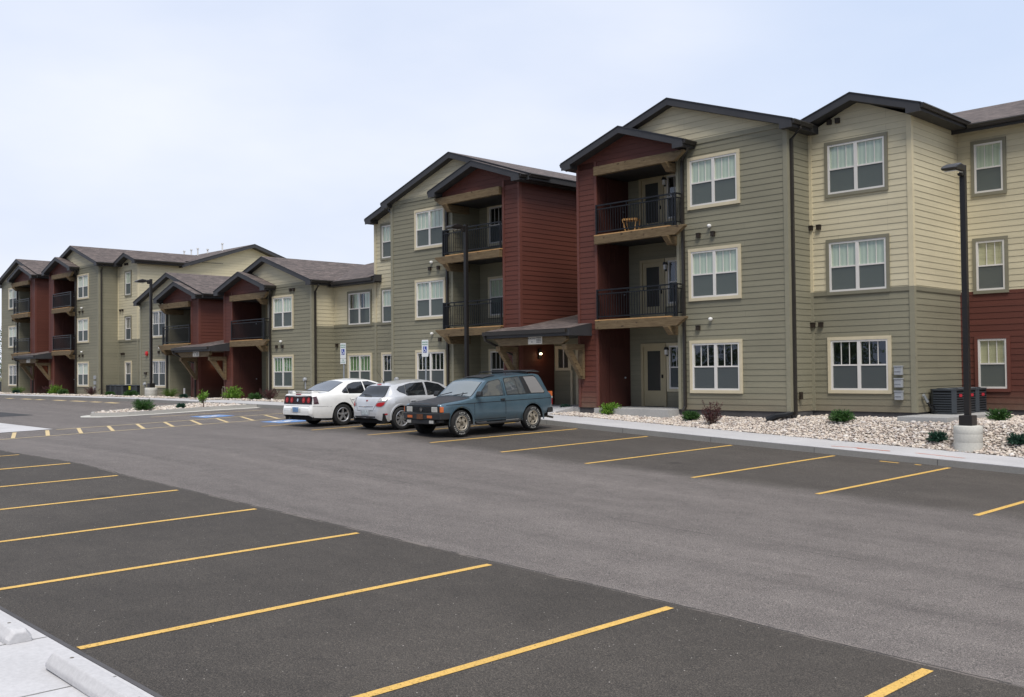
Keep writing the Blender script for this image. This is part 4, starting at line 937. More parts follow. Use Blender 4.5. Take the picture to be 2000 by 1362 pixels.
def curve(tab):
    """monotone cubic through (x, v) pairs"""
    xs = [a for a, _ in tab]; ys = [b_ for _, b_ in tab]; n = len(xs)
    h = [xs[i+1] - xs[i] for i in range(n-1)]; d = [(ys[i+1] - ys[i]) / h[i] for i in range(n-1)]; m = [0.0] * n
    for i in range(1, n-1): m[i] = 0 if d[i-1] * d[i] <= 0 else 2 / (1/d[i-1] + 1/d[i])
    m[0] = d[0]; m[-1] = d[-1]
    def f(x):
        if x <= xs[0]: return ys[0]
        if x >= xs[-1]: return ys[-1]
        i = max(j for j in range(n-1) if xs[j] <= x); t = (x - xs[i]) / h[i]
        return (2*t**3-3*t*t+1)*ys[i] + (t**3-2*t*t+t)*h[i]*m[i] + (-2*t**3+3*t*t)*ys[i+1] + (t**3-t*t)*h[i]*m[i+1]
    return f
class Car:
    def __init__(s, name, label, sp, paint, loc, rz, tilt=(0, 0)):
        s.sp = sp; s.root = empty(name, loc, rz); s.root.rotation_euler = (tilt[0], tilt[1], rz)
        tag(s.root, label, 'car', 'cars parked side by side at the kerb'); s.paint = paint
        F = {k: curve(sp[k]) for k in ('zb', 'zs', 'ws', 'wm', 'zt', 'ze', 'wt')}; L = sp['L']; Ra = sp['Ra']
        wx = sp['wheels']; wz = sp['R']
        xs = set(); x = 0.0
        while x < L: xs.add(round(x, 3)); x += .07
        xs |= {0.0, .012, .03, .05, L - .012, L - .03, L - .05, L}
        for k in ('zt', 'zs'): xs |= {round(p[0], 3) for p in sp[k]}
        for c in wx:
            for i in range(25): a = math.pi * i / 24; xs.add(round(c + Ra * math.cos(a), 3))
            xs |= {round(c - Ra - .004, 3), round(c + Ra + .004, 3)}
        xs = sorted(v for v in xs if 0 <= v <= L); X = [xs[0]]
        for v in xs[1:]:
            if v - X[-1] > .0035: X.append(v)
        def sec(x):
            zb0 = F['zb'](x); zb = zb0
            for c in wx:
                if abs(x - c) < Ra: zb = max(zb, wz + math.sqrt(Ra * Ra - (x - c) ** 2))
            zs, ws, wm, zt, ze, wt = (F[k](x) for k in ('zs', 'ws', 'wm', 'zt', 'ze', 'wt'))
            wb = wm - .045; q = lambda t: zb + (zs - zb) * t
            def wy(z):
                t = (z - zb0) / max(.05, zs - zb0)
                if t < .35: return wb + (wm - wb) * math.sin(min(1, t / .35) * math.pi / 2)
                if t < .72: return wm
                return wm + (ws - wm) * ((t - .72) / .28) ** 2 * .8
            P = [(wy(q(t)), q(t)) for t in (0, .12, .28, .45, .62, .76, .90)]
            P += [(ws, zs), (ws - .022, zs + .018)]
            P += [(ws - .022 + (wt - ws + .022) * t + .018 * math.sin(math.pi * t) * sp.get('bulge', 1), zs + .018 + (ze - zs - .018) * t) for t in (.33, .66)]
            P += [(wt, ze)]
            for t in (.22, .5, .78, 1.0):
                P.append((wt * (1 - t) + 0 * t, ze + (zt - ze) * math.sin(t * math.pi / 2)))
            return P
        s.sec = sec; mb = MB().mat(paint); rows = []
        for x in X:
            P = sec(x); n = len(mb.v); mb.v += [(x, -y, z) for y, z in P] + [(x, y, z) for y, z in P[-2::-1]]; rows.append((n, 2 * len(P) - 1))
        for (a, k), (b_, _) in zip(rows, rows[1:]):
            for i in range(k - 1): mb.f.append((a + i, a + i + 1, b_ + i + 1, b_ + i)); mb.m.append(0)
        for a, k in (rows[0], rows[-1]):
            h = k // 2
            for i in range(h): mb.f.append((a + i, a + i + 1, a + k - 2 - i, a + k - 1 - i) if i < h - 1 else (a + i, a + i + 1, a + k - 1 - i)); mb.m.append(0)
        s.body = mb.build('body', None, s.root, smooth=34)
        bm = bmesh.new(); bm.from_mesh(s.body.data); s.bvh = BVHTree.FromBMesh(bm); bm.free()
        # inner arches and floor pan
        u = MB()
        for c in wx:
            for sd in (-1, 1):
                w0 = F['wm'](c) - .03; pts = [(c + (Ra + .002) * math.cos(a), wz + (Ra + .002) * math.sin(a)) for a in [math.pi * i / 16 for i in range(17)]]
                for (x0, z0), (x1, z1) in zip(pts, pts[1:]):
                    u.face([(x0, sd * w0, z0), (x1, sd * w0, z1), (x1, sd * (w0 - .30), z1), (x0, sd * (w0 - .30), z0)])
                u.face([(x_, sd * (w0 - .30), z_) for x_, z_ in pts])
        zf = sp.get('floor', .24)
        a0, a1, b0, b1 = wx[0] - Ra, wx[0] + Ra, wx[1] - Ra, wx[1] + Ra; wi = F['wm'](L / 2) - .07
        u.box(a1 + .02, b0 - .02, -wi, wi, zf, zf + .25); u.box(a0 - .0, b1 + .0, -wi + .26, wi - .26, zf - .02, zf + .3); u.box(.12, a0 - .02, -wi + .06, wi - .06, zf + .02, zf + .3); u.box(b1 + .02, L - .12, -wi + .06, wi - .06, zf + .02, zf + .3)
        u.build('underbody', M['under'], s.root)
    def decal(s, poly, plane, off, mat, name, parent=None, maxe=.10, side=None, thick=0, smooth=True):
        """a thin panel laid on the body surface; plane side:(x,z)  end:(y,z)  top:(x,y)"""
        dx = getattr(s, 'dx', 0)
        if dx and plane in ('side', 'top'): poly = [(p[0] - (dx if p[0] > .35 else 0), p[1]) for p in poly]
        outs = []
        for sd in ([side] if side else ([-1, 1] if plane in ('side', 'corner') else [1])):
            bm = bmesh.new(); vs_ = [bm.verts.new((p[0], p[1], 0)) for p in poly]; bm.faces.new(vs_); bmesh.ops.triangulate(bm, faces=bm.faces)
            for _ in range(5):
                es = [e for e in bm.edges if e.calc_length() > maxe]
                if not es: break
                bmesh.ops.subdivide_edges(bm, edges=es, cuts=1); bmesh.ops.triangulate(bm, faces=[f for f in bm.faces if len(f.verts) > 3])
            nrm = []
            for v in bm.verts:
                a, b_ = v.co.x, v.co.y
                if plane == 'side': o, d = Vector((a, sd * 3, b_)), Vector((0, -sd, 0))
                elif plane == 'top': o, d = Vector((a, b_, 4)), Vector((0, 0, -1))
                elif plane == 'corner':
                    ca, sa = math.cos(R(42)), math.sin(R(42)); d = Vector((-ca, -sd * sa, 0)); o = Vector((s.sp['L'] - .22, sd * .60, 0)) - d * 3 + Vector((-sa, sd * ca, 0)) * a + Vector((0, 0, b_))
                elif plane == 'rear': o, d = Vector((s.sp['L'] + 2, a, b_)), Vector((-1, 0, 0))
                else: o, d = Vector((-2, a, b_)), Vector((1, 0, 0))
                h = s.bvh.ray_cast(o, d)
                if h[0] is None:
                    h = s.bvh.find_nearest(o + d * (3 - .8 if plane == 'side' else 2)); v.co = h[0] + h[1] * off; nrm.append(h[1]); continue
                nn = h[1]; nn = nn if nn.dot(d) < 0 else -nn
                v.co = h[0] + (nn * .6 - d * .4).normalized() * off
            bmesh.ops.recalc_face_normals(bm, faces=bm.faces)
            me = bpy.data.meshes.new(name); bm.to_mesh(me); bm.free(); me.materials.append(mat)
            if smooth: me.polygons.foreach_set('use_smooth', [True] * len(me.polygons))
            o_ = bpy.data.objects.new(name, me); link(o_, parent or s.root); outs.append(o_)
            # face outward
            c = sum((p.center for p in me.polygons), Vector()) / len(me.polygons); n0 = sum((p.normal for p in me.polygons), Vector())
            ref = {'side': Vector((0, sd, 0)), 'corner': Vector((1, sd, 0)), 'top': Vector((0, 0, 1)), 'rear': Vector((1, 0, 0)), 'front': Vector((-1, 0, 0))}[plane]
            if n0.dot(ref) < 0: me.flip_normals()
            if thick:
                mo = o_.modifiers.new('thick', 'SOLIDIFY'); mo.thickness = thick; mo.offset = 1
        return outs
    def line(s, pts, plane, w=.012, side=None, name='panel_gap', mat=None, off=.0025):
        for (x0, y0), (x1, y1) in zip(pts, pts[1:]):
            L = math.hypot(x1 - x0, y1 - y0); nx, ny = -(y1 - y0) / L * w / 2, (x1 - x0) / L * w / 2
            s.decal([(x0 + nx, y0 + ny), (x1 + nx, y1 + ny), (x1 - nx, y1 - ny), (x0 - nx, y0 - ny)], plane, off, mat or M['gap'], name, side=side, maxe=.2)
    def glass(s, poly, name='side_window', mat=None, seal=.018, plane='side', side=None):
        cx, cy = sum(p[0] for p in poly) / len(poly), sum(p[1] for p in poly) / len(poly); big = []
        for x, y in poly: d = math.hypot(x - cx, y - cy); big.append((x + (x - cx) / d * seal * 1.3, y + (y - cy) / d * seal * 1.3))
        gs = s.decal(poly, plane, .010, mat or M['carglass'], name, side=side)
        ss = s.decal(big, plane, .005, M['plastic'], 'window_seal', side=side)
        for g, e in zip(gs, ss): e.parent = g
        return gs
    def wheel(s, x, sd, R_, rr, w, style, steer=0):
        W = part_empty('wheel', s.root, (x, sd * (s.sp['track'] / 2), R_)); W.rotation_euler = (0, 0, steer)
        t = MB(); h = w / 2
        t.lathe([(rr, -h * .8), (rr + .012, -h * .95), (R_ - .06, -h * 1.02), (R_ - .018, -h * .9), (R_, -h * .62), (R_, h * .62), (R_ - .018, h * .9), (R_ - .06, h * 1.02), (rr + .012, h * .95), (rr, h * .8)], 40, 'Y')
        t.build('tyre', M['rubber'], W, smooth=40)
        y = lambda v: sd * v
        r_ = MB(); dish = M['alloy'] if style != 'suv' else M['alloy_w']; r_.mat(M['under']); r_.lathe([(rr, y(h * .5)), (rr - .02, y(h * .1)), (0, y(h * .05))], 30, 'Y')
        r_.mat(dish); r_.lathe([(rr + .010, y(h * .93)), (rr - .006, y(h * 1.0)), (rr - .022, y(h * .90)), (rr - .030, y(h * .35))], 40, 'Y')
        def spoke(a, w0, w1, r0, r1, yo, yi):
            ca, sa = math.cos(a), math.sin(a); q = []
            for rr_, ww, yy in ((r0, w0, yi), (r1, w1, yo)):
                for e in (-1, 1): q.append((rr_ * ca - e * ww * sa, y(yy), rr_ * sa + e * ww * ca))
            n = len(r_.v); r_.v += q + [(p[0] * .98, y(h * .2), p[2] * .98) for p in q]
            for f in ((0, 1, 3, 2), (0, 2, 6, 4), (1, 5, 7, 3), (2, 3, 7, 6), (0, 4, 5, 1)): r_.f.append(tuple(n + i for i in f)); r_.m.append(r_.cur)
        if style == 'five':
            for i in range(5): spoke(R(90 + 72 * i), .034, .026, .03, rr - .02, h * .92, h * .80)
            r_.lathe([(0, y(h * .86)), (.05, y(h * .84)), (.058, y(h * .6))], 20, 'Y')
        elif style == 'cover':
            for i in range(8): spoke(R(45 * i + 9), .018, .046, .05, rr - .012, h * .93, h * .78); 
            pass
            r_.lathe([(0, y(h * .84)), (.07, y(h * .80)), (.08, y(h * .6))], 20, 'Y')
        else:
            r_.lathe([(rr - .02, y(h * .78)), (rr - .075, y(h * .74)), (rr - .095, y(h * .55)), (0, y(h * .52))], 30, 'Y')
            r_.mat(M['under'])
            for i in range(5): spoke(R(90 + 72 * i), .030, .036, rr - .075, rr - .030, h * .80, h * .77)
            r_.mat(M['alloy_w'])
            for i in range(5): spoke(R(54 + 72 * i), .035, .045, .06, rr - .05, h * .79, h * .82)
            r_.mat(M['hub']); r_.lathe([(.062, y(h * .5)), (.060, y(h * .88)), (.045, y(h * .95)), (0, y(h * .96))], 16, 'Y')
            # raised white letters round the tyre wall
            r_.mat(M['letter'])
            for c0 in (60, 240):
                for i in range(9):
                    if i in (4,): continue
                    a = R(c0 + (i - 4) * 11.5); spoke(a, .014, .016, R_ - .082, R_ - .048, h * 1.035, h * 1.03)
            r_.lathe([(rr + .030, y(h * 1.0)), (rr + .035, y(h * 1.02)), (rr + .040, y(h * 1.0))], 40, 'Y')
        r_.build('rim', None, W, smooth=40, fixn=False)
        return W
    def mesh(s, name, mat, fn, smooth=None, bevel=0):
        mb = MB(); fn(mb); o = mb.build(name, mat, s.root, smooth=smooth, bevel=bevel)
        if getattr(s, 'dx', 0) and name != 'wheel_arch':
            if name in s.nose: o.location.z = -.04; o.scale.y = .94
            else: o.location.x = -s.dx
        return o
def mirror(s, x, z, sd, w, col):
    def f(mb): mb.prism([(x - .02, z), (x + .10, z + .01), (x + .11, z + .15), (x + .03, z + .155), (x - .02, z + .06)], sd * (w + .02), sd * (w + .20))
    o = s.mesh('wing_mirror', col, f, bevel=.02); return o

def gz(x, y): return G(x, y)
def placing(cx, yf, yr, xw, half):
    """ground heights under the wheels -> base z, pitch, roll"""
    return gz(cx, yf), gz(cx, yr), (gz(cx + half, (yf + yr) / 2) - gz(cx - half, (yf + yr) / 2)) / (2 * half)

# teal off-roader, nose to the aisle (local x runs from the nose backwards = world +Y; local -y = world +X)
def build_suv():
    L = 4.36; wx = (.70, 3.48)
    sp = dict(L=L, R=.352, Ra=.425, wheels=wx, track=1.46, floor=.36, bulge=.6,
        zb=[(0, 0.58), (0.1, 0.54), (0.3, 0.47), (0.5, 0.41), (1.2, 0.36), (2.9, 0.36), (3.9, 0.42), (4.2, 0.5), (4.36, 0.56)],
        zs=[(0, .845), (.05, .87), (.3, .895), (1.15, .995), (3.9, 1.035), (4.24, 1.03), (4.36, 1)],
        ws=[(0, .70), (.04, .74), (.3, .78), (1.0, .82), (3.9, .825), (4.24, .80), (4.36, .755)],
        wm=[(0, .72), (.04, .765), (.3, .805), (1.0, .842), (3.9, .845), (4.24, .825), (4.36, .78)],
        zt=[(0, .865), (.05, .90), (.12, .925), (.4, .965), (1.07, 1.045), (1.12, 1.06), (1.7, 1.50), (1.8, 1.54), (2.05, 1.59), (2.7, 1.65), (3.7, 1.68), (3.88, 1.65), (4.22, 1.14), (4.28, 1.06), (4.36, 1.02)],
        ze=[(0, .852), (.05, .885), (.12, .905), (.4, .94), (1.07, 1.01), (1.12, 1.025), (1.7, 1.455), (1.8, 1.495), (2.05, 1.54), (2.7, 1.60), (3.7, 1.63), (3.88, 1.60), (4.22, 1.10), (4.28, 1.045), (4.36, 1.01)],
        wt=[(0, .66), (.1, .69), (1.07, .755), (1.12, .76), (1.7, .68), (2, .67), (3.7, .665), (3.9, .67), (4.22, .745), (4.36, .735)])
    yn = 17.72; cx = -21.68; zf, zr, roll = placing(cx, yn + wx[0], yn + wx[1], wx, .72)
    pitch = math.atan((zr - zf) / (wx[1] - wx[0])); P = carpaint('faded teal paint', (.078, .138, .180), metallic=.32, rough=.33, coat=.7, dirt=.9)
    c = Car('parked_car', 'teal blue two-box off-roader with black hood, nose toward the aisle, rightmost of the three cars', sp, P, (cx, yn, zf - math.sin(pitch) * wx[0]), R(90), tilt=(-0, 0))
    c.root.rotation_euler = (math.atan(roll) * -1 * 0, -pitch, R(90))
    for x in wx:
        for sd in (-1, 1): c.wheel(x, sd, .352, .200, .235, 'suv')
    c.dx = .10; c.nose = {'grille', 'headlight', 'indicator', 'front_bumper'}
    # flared arch lips
    for x in wx:
        for sd in (-1, 1):
            def f(mb):
                for i in range(20):
                    a0, a1 = R(-8 + 196 * i / 20), R(-8 + 196 * (i + 1) / 20); q = []
                    for a, r_, yy in ((a0, .425, .83), (a1, .425, .83), (a1, .462, .852), (a0, .462, .852)): q.append((x + r_ * math.cos(a), sd * yy, .352 + r_ * math.sin(a)))
                    mb.face(q)
                    mb.face([q[3], q[2], (q[2][0], sd * .835, q[2][2]), (q[3][0], sd * .835, q[3][2])])
            c.mesh('wheel_arch', P, f, smooth=60)
    # black repainted hood
    c.decal([(.07, -.66), (.07, .66), (.6, .72), (1.10, .735), (1.17, .60), (1.185, 0), (1.17, -.60), (1.10, -.735), (.6, -.72)], 'top', .006, varied('matt black hood paint', (.030, .030, .034), .55, .35, 5, bmp=.1), 'hood', maxe=.09)
    c.decal([(-.66, .845), (.66, .845), (.66, .90), (-.66, .90)], 'front', .006, M['plastic'], 'hood_edge')
    # glass
    ws_poly = [(1.27, -.68), (1.27, .68), (1.76, .61), (1.76, -.61)]
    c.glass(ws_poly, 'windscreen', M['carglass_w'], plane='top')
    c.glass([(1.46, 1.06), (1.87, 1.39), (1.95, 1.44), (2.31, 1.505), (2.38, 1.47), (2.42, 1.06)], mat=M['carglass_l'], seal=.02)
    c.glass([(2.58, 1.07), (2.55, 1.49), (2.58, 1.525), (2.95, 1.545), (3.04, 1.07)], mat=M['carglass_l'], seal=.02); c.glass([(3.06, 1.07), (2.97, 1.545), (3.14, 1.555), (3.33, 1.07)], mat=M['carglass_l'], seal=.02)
    c.decal([(3.35, 1.06), (3.165, 1.575), (3.30, 1.575), (3.52, 1.06)], 'side', .006, M['plastic'], 'black_pillar')
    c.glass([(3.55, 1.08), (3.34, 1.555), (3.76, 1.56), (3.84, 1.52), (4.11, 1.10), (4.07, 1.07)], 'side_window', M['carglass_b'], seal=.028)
    c.glass([(-.62, 1.14), (.62, 1.14), (.58, 1.58), (-.58, 1.58)], 'rear_window', plane='rear')
    # gaps, crease
    c.line([(1.28, .42), (1.28, 1.02)], 'side'); c.line([(2.48, .40), (2.48, 1.03), (2.46, 1.58)], 'side', w=.016); c.line([(3.44, 1.04), (3.42, .93)], 'side')
    c.line([(1.28, .42), (2.48, .42)], 'side'); c.line([(.20, .865), (1.5, .885), (4.35, .905)], 'side', w=.016)
    def hl(mb):
        mb.box(2.53, 2.66, -.875, -.845, .985, 1.035); mb.box(2.53, 2.66, .845, .875, .985, 1.035)
    c.mesh('door_handle', M['plastic'], lambda mb: mb.box(2.28, 2.44, -.872, -.845, .915, .965), bevel=.005); c.mesh('door_handle', M['plastic'], lambda mb: mb.box(2.28, 2.44, .845, .872, .915, .965), bevel=.005)
    for sd in (-1, 1): mirror(c, 1.36, 1.05, sd, .80, M['plastic'])
    # nose
    def grille(mb):
        mb.mat(M['plastic']); mb.box(-.020, .01, -.42, .42, .695, .875)
        for i in range(4): mb.box(-.034, -.018, -.41, .41, .715 + i * .042, .728 + i * .042)
    g = c.mesh('grille', M['plastic'], grille)
    e = MB(); e.lathe([(.050, -.052), (.050, -.036), (.036, -.036), (.036, -.052), (.050, -.052)], 20, 'X', (0, 0, .79)); e.box(-.052, -.038, -.058, .058, .780, .800); e.build('emblem', M['chrome'], g)
    for sd in (-1, 1):
        y0, y1 = sorted((sd * .44, sd * .70)); h_ = c.mesh('headlight', M['clearlens'], lambda mb: mb.box(-.028, .02, y0, y1, .715, .865), bevel=.012)
        b_ = MB(); b_.box(-.020, .01, *sorted((sd * .425, sd * .80)), .695, .885); b_.build('bezel', M['chrome'], h_) if False else b_.build('bezel', M['plastic'], h_)
        y0, y1 = sorted((sd * .705, sd * .815)); c.mesh('indicator', M['amber'], lambda mb: mb.prism([(-.022, y0), (-.022, y1), (.10, sd * .835) if sd > 0 else (.10, y1), (.10, y0 if sd < 0 else y0)], .715, .865, 'Z') if False else mb.box(-.015, .10, y0 + (0 if sd > 0 else -.028), y1 + (.028 if sd > 0 else 0), .715, .865), bevel=.01)
    def bump_(mb):
        mb.prism([(-.10, -.60), (-.10, .60), (-.03, .84), (.30, .875), (.30, .70), (.1, .6), (.1, -.6), (.30, -.70), (.30, -.875), (-.03, -.84)], .515, .70, 'Z'); mb.box(-.085, .12, -.62, .62, .39, .513)
        mb.box(-.02, .14, -.80, .80, .43, .51)
    b = c.mesh('front_bumper', M['plastic'], bump_, bevel=.02)
    for sd in (-1, 1): l_ = MB(); l_.box(-.108, -.09, *sorted((sd * .34, sd * .56)), .565, .635); l_.build('bumper_indicator', M['amber'], b)
    l_ = MB(); l_.box(-.118, -.09, -.14, .12, .53, .665); l_.build('rusty_plate_bracket', varied('rusty steel', (.13, .050, .022), .8, .3, 20), b)
    for sd in (-1, 1): l_ = MB(); l_.box(-.098, -.08, *sorted((sd * .42, sd * .60)), .42, .50); l_.build('fog_light', M['clearlens'], b)
    # tail
    for sd in (-1, 1):
        y0, y1 = sorted((sd * .66, sd * .785)); t = c.mesh('tail_light', M['tail'], lambda mb: mb.box(4.37, 4.482, y0, y1, .70, .88), bevel=.01); k = MB(); k.box(4.37, 4.481, y0, y1, .885, .95); k.build('clear_lens', M['clearlens'], t); k = MB(); k.box(4.37, 4.480, y0, y1, .955, 1.10); k.build('amber_lens', M['amber'], t)
    c.mesh('rear_bumper', M['plastic'], lambda mb: mb.prism([(4.22, .845), (4.48, .80), (4.57, .70), (4.57, -.70), (4.48, -.80), (4.22, -.845), (4.22, -.6), (4.4, -.5), (4.4, .5), (4.22, .6)], .47, .62, 'Z'), bevel=.02)
    c.mesh('exhaust_pipe', M['hub'], lambda mb: mb.tube([(4.0, -.50, .34), (4.4, -.58, .35), (4.60, -.68, .30)], .032, 10))
    c.mesh('side_step', M['plastic'], lambda mb: mb.tube([(1.35, -.80, .33), (1.5, -.86, .30), (2.95, -.86, .30), (3.1, -.80, .33)], .04, 10)); c.mesh('side_step', M['plastic'], lambda mb: mb.tube([(1.35, .80, .33), (1.5, .86, .30), (2.95, .86, .30), (3.1, .80, .33)], .04, 10))
    # roof: sunroof, rack, spoiler, wipers
    c.decal([(1.98, -.42), (1.98, .42), (2.45, .44), (2.45, -.44)], 'top', .018, M['plastic'], 'sunroof', thick=.01)
    def rack(mb):
        for sd in (-1, 1): mb.tube([(2.75, sd * .56, 1.64), (2.78, sd * .56, 1.705), (3.65, sd * .56, 1.705), (3.68, sd * .56, 1.64)], .013, 8)
        for x in (2.78, 3.03, 3.3, 3.6): mb.tube([(x, -.56, 1.705), (x, -.3, 1.722), (x, .3, 1.722), (x, .56, 1.705)], .014, 8)
    c.mesh('roof_rack', M['black'], rack)
    c.mesh('roof_spoiler', M['plastic'], lambda mb: mb.prism([(3.55, 1.70), (3.90, 1.745), (4.10, 1.70), (4.09, 1.68), (3.92, 1.71), (3.55, 1.68)], -.64, .64), bevel=.008)
    c.mesh('wiper', M['black'], lambda mb: (mb.tube([(1.20, -.05, 1.095), (1.28, -.55, 1.16)], .012, 6), mb.tube([(1.20, -.40, 1.09), (1.30, -.35, 1.17)], .012, 6)))
    c.mesh('wiper', M['black'], lambda mb: (mb.tube([(1.20, .55, 1.09), (1.28, .10, 1.175)], .012, 6),))
    c.decal([(1.17, -.70), (1.17, .70), (1.235, .70), (1.235, -.70)], 'top', .007, M['plastic'], 'cowl')
build_suv()

# silver hatchback, tail to the aisle (local x from nose, nose toward the kerb = world -(-Y)); local x axis -> world -Y
def build_hatch():
    L = 4.33; wx = (.95, 3.62)
    sp = dict(L=L, R=.332, Ra=.385, wheels=wx, track=1.54, floor=.20, bulge=1.0,
        zb=[(0, .30), (.2, .22), (1.3, .22), (3.1, .22), (4.0, .26), (4.25, .30), (4.33, .36)],
        zs=[(0, .60), (.15, .72), (.6, .82), (1.4, .90), (2.5, .95), (3.5, 1.00), (4.0, .98), (4.2, .93), (4.27, .80), (4.33, .58)],
        ws=[(0, .45), (.10, .62), (.35, .75), (1.0, .82), (2.2, .84), (3.4, .83), (3.8, .80), (4.05, .72), (4.2, .64), (4.33, .52)],
        wm=[(0, .50), (.10, .68), (.35, .81), (1.0, .865), (2.2, .875), (3.4, .875), (3.85, .862), (4.05, .80), (4.2, .71), (4.33, .56)],
        zt=[(0, .62), (.10, .74), (.4, .86), (1.0, .96), (1.18, .99), (1.30, 1.03), (2.0, 1.385), (2.4, 1.455), (2.8, 1.46), (3.3, 1.42), (3.72, 1.355), (3.80, 1.32), (4.08, .99), (4.16, .965), (4.22, .93), (4.28, .80), (4.33, .60)],
        ze=[(0, .61), (.10, .73), (.4, .84), (1.0, .93), (1.18, .955), (1.30, .99), (2.0, 1.335), (2.4, 1.40), (2.8, 1.405), (3.3, 1.37), (3.72, 1.31), (3.80, 1.275), (4.08, .985), (4.16, .96), (4.22, .925), (4.28, .795), (4.33, .595)],
        wt=[(0, .42), (.15, .60), (1.18, .73), (1.30, .73), (2.0, .60), (2.4, .575), (3.3, .575), (3.75, .56), (4.08, .62), (4.2, .58), (4.33, .50)])
    cx = -24.62; yt = 17.93; yn = yt + L; zf, zr, roll = placing(cx, yn - wx[0], yn - wx[1], wx, .75)
    pitch = math.atan((zr - zf) / (wx[1] - wx[0])); P = carpaint('silver paint', (.60, .61, .62), metallic=.35, rough=.30, coat=.8, dirt=.15)
    c = Car('parked_car', 'silver five-door hatchback parked tail-out between the white sedan and the teal off-roader', sp, P, (cx, yn, zf - math.sin(pitch) * wx[0]), R(-90)); c.root.rotation_euler = (0, -pitch, R(-90))
    for x in wx:
        for sd in (-1, 1): c.wheel(x, sd, .332, .228, .205, 'cover')
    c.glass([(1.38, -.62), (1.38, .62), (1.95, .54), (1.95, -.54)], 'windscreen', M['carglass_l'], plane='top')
    c.glass([(1.62, 1.0), (2.02, 1.29), (2.40, 1.365), (2.53, 1.365), (2.58, .985)], seal=.015)
    c.glass([(2.68, .995), (2.64, 1.365), (3.10, 1.34), (3.30, 1.31), (3.40, 1.03), (3.36, 1.0)], seal=.015); c.glass([(3.43, 1.05), (3.34, 1.30), (3.55, 1.255), (3.66, 1.18), (3.60, 1.12)], seal=.012)
    # tailgate glass and lamps
    c.glass([(-.60, .985), (.60, .985), (.52, 1.29), (-.52, 1.29)], 'rear_window', plane='rear')
    c.line([(2.61, .30), (2.62, 1.38)], 'side', w=.010); c.line([(3.42, 1.02), (3.30, .72), (3.10, .55), (3.05, .30)], 'side', w=.010); c.line([(1.45, .30), (1.42, .85)], 'side', w=.010)
    c.line([(-.56, .98), (-.50, .80), (-.42, .66), (-.38, .58), (.38, .58), (.42, .66), (.50, .80), (.56, .98)], 'rear', w=.012)
    for sd in (-1, 1):
        t = c.decal([(-.22, .715), (-.10, .93), (-.02, .965), (.12, .955), (.16, .90), (.06, .74), (-.03, .69), (-.14, .69)], 'corner', .010, M['lens_grey'], 'tail_light', side=sd, maxe=.05)[0]
        c.decal([(-.20, .725), (-.155, .80), (-.09, .82), (.09, .835), (.045, .75), (-.03, .705), (-.13, .705)], 'corner', .016, M['tail'], 'red_lens', side=sd, parent=t, maxe=.05)
        c.decal([(-.12, .86), (-.09, .915), (-.02, .945), (.10, .94), (.12, .90), (.10, .865)], 'corner', .016, M['clearlens'], 'clear_lens', side=sd, parent=t, maxe=.05)
        c.decal([(.02, .455), (.15, .465), (.14, .50), (.06, .50)], 'corner', .010, M['tail'], 'side_reflector', side=sd)
    c.decal([(-.10, 1.318), (.10, 1.318), (.10, 1.345), (-.10, 1.345)], 'rear', .012, M['tail'], 'brake_light')
    c.mesh('tailgate_handle', M['chrome'], lambda mb: mb.prism([(4.27, -.40), (4.312, -.36), (4.325, 0), (4.312, .36), (4.27, .40)], .690, .715, 'Z'), bevel=.006)
    c.mesh('licence_plate', M['plate2'], lambda mb: mb.box(4.318, 4.345, -.155, .155, .455, .59), bevel=.004)
    c.decal([(-.21, .43), (.21, .43), (.24, .60), (-.24, .60)], 'rear', .004, varied('plate recess', (.38, .40, .42), .5, .05), 'plate_recess')
    e = c.mesh('emblem', M['tail'], lambda mb: mb.box(4.235, 4.262, -.035, .035, .835, .895), bevel=.004); k = MB(); k.tube([(4.264, -.02, .845), (4.268, .005, .865), (4.264, .02, .888)], .006, 6); k.build('emblem_curve', M['chrome'], e)
    c.decal([(-.50, .345), (.50, .345), (.50, .42), (-.50, .42)], 'rear', .006, M['plastic'], 'bumper_skirt', maxe=.06)
    c.mesh('wiper', M['black'], lambda mb: (mb.tube([(4.135, .05, 1.00), (4.10, -.02, 1.03), (4.075, -.38, 1.045)], .013, 6)))
    c.mesh('antenna', M['black'], lambda mb: (mb.tube([(3.60, .0, 1.38), (3.64, 0, 1.42)], .022, 8), mb.tube([(3.62, 0, 1.41), (3.90, 0, 1.80)], .005, 6, .003)))
    for x in (2.50, 3.18):
        for sd in (-1, 1): c.mesh('door_handle', P, lambda mb: mb.box(x - .08, x + .10, sd * .865, sd * .895, .825, .855), bevel=.008)
    for sd in (-1, 1): mirror(c, 1.72, .99, sd, .82, P)
    c.decal([(3.66, .815), (3.84, .83), (3.83, .96), (3.67, .95)], 'side', .003, P, 'fuel_flap', side=1)
    c.decal([(-.5, .60), (.5, .60), (.5, .66), (-.5, .66)], 'front', .01, M['plastic'], 'grille')
    for sd in (-1, 1): c.decal([(.12, .64), (.50, .70), (.55, .80), (.2, .74)], 'side', .01, M['clearlens'], 'headlight', side=sd)
    # front wheel arch and rear arch lips
    for x in wx:
        for sd in (-1, 1):
            def f(mb):
                for i in range(20):
                    a0, a1 = R(-4 + 188 * i / 20), R(-4 + 188 * (i + 1) / 20); q = [(x + r_ * math.cos(a), sd * yy, .332 + r_ * math.sin(a)) for a, r_, yy in ((a0, .385, .862), (a1, .385, .862), (a1, .425, .882), (a0, .425, .882))]
                    mb.face(q); mb.face([q[3], q[2], (x + .46 * math.cos(a1), sd * .862, .332 + .46 * math.sin(a1)), (x + .46 * math.cos(a0), sd * .862, .332 + .46 * math.sin(a0))])
            c.mesh('wheel_arch', P, f, smooth=70)
build_hatch()

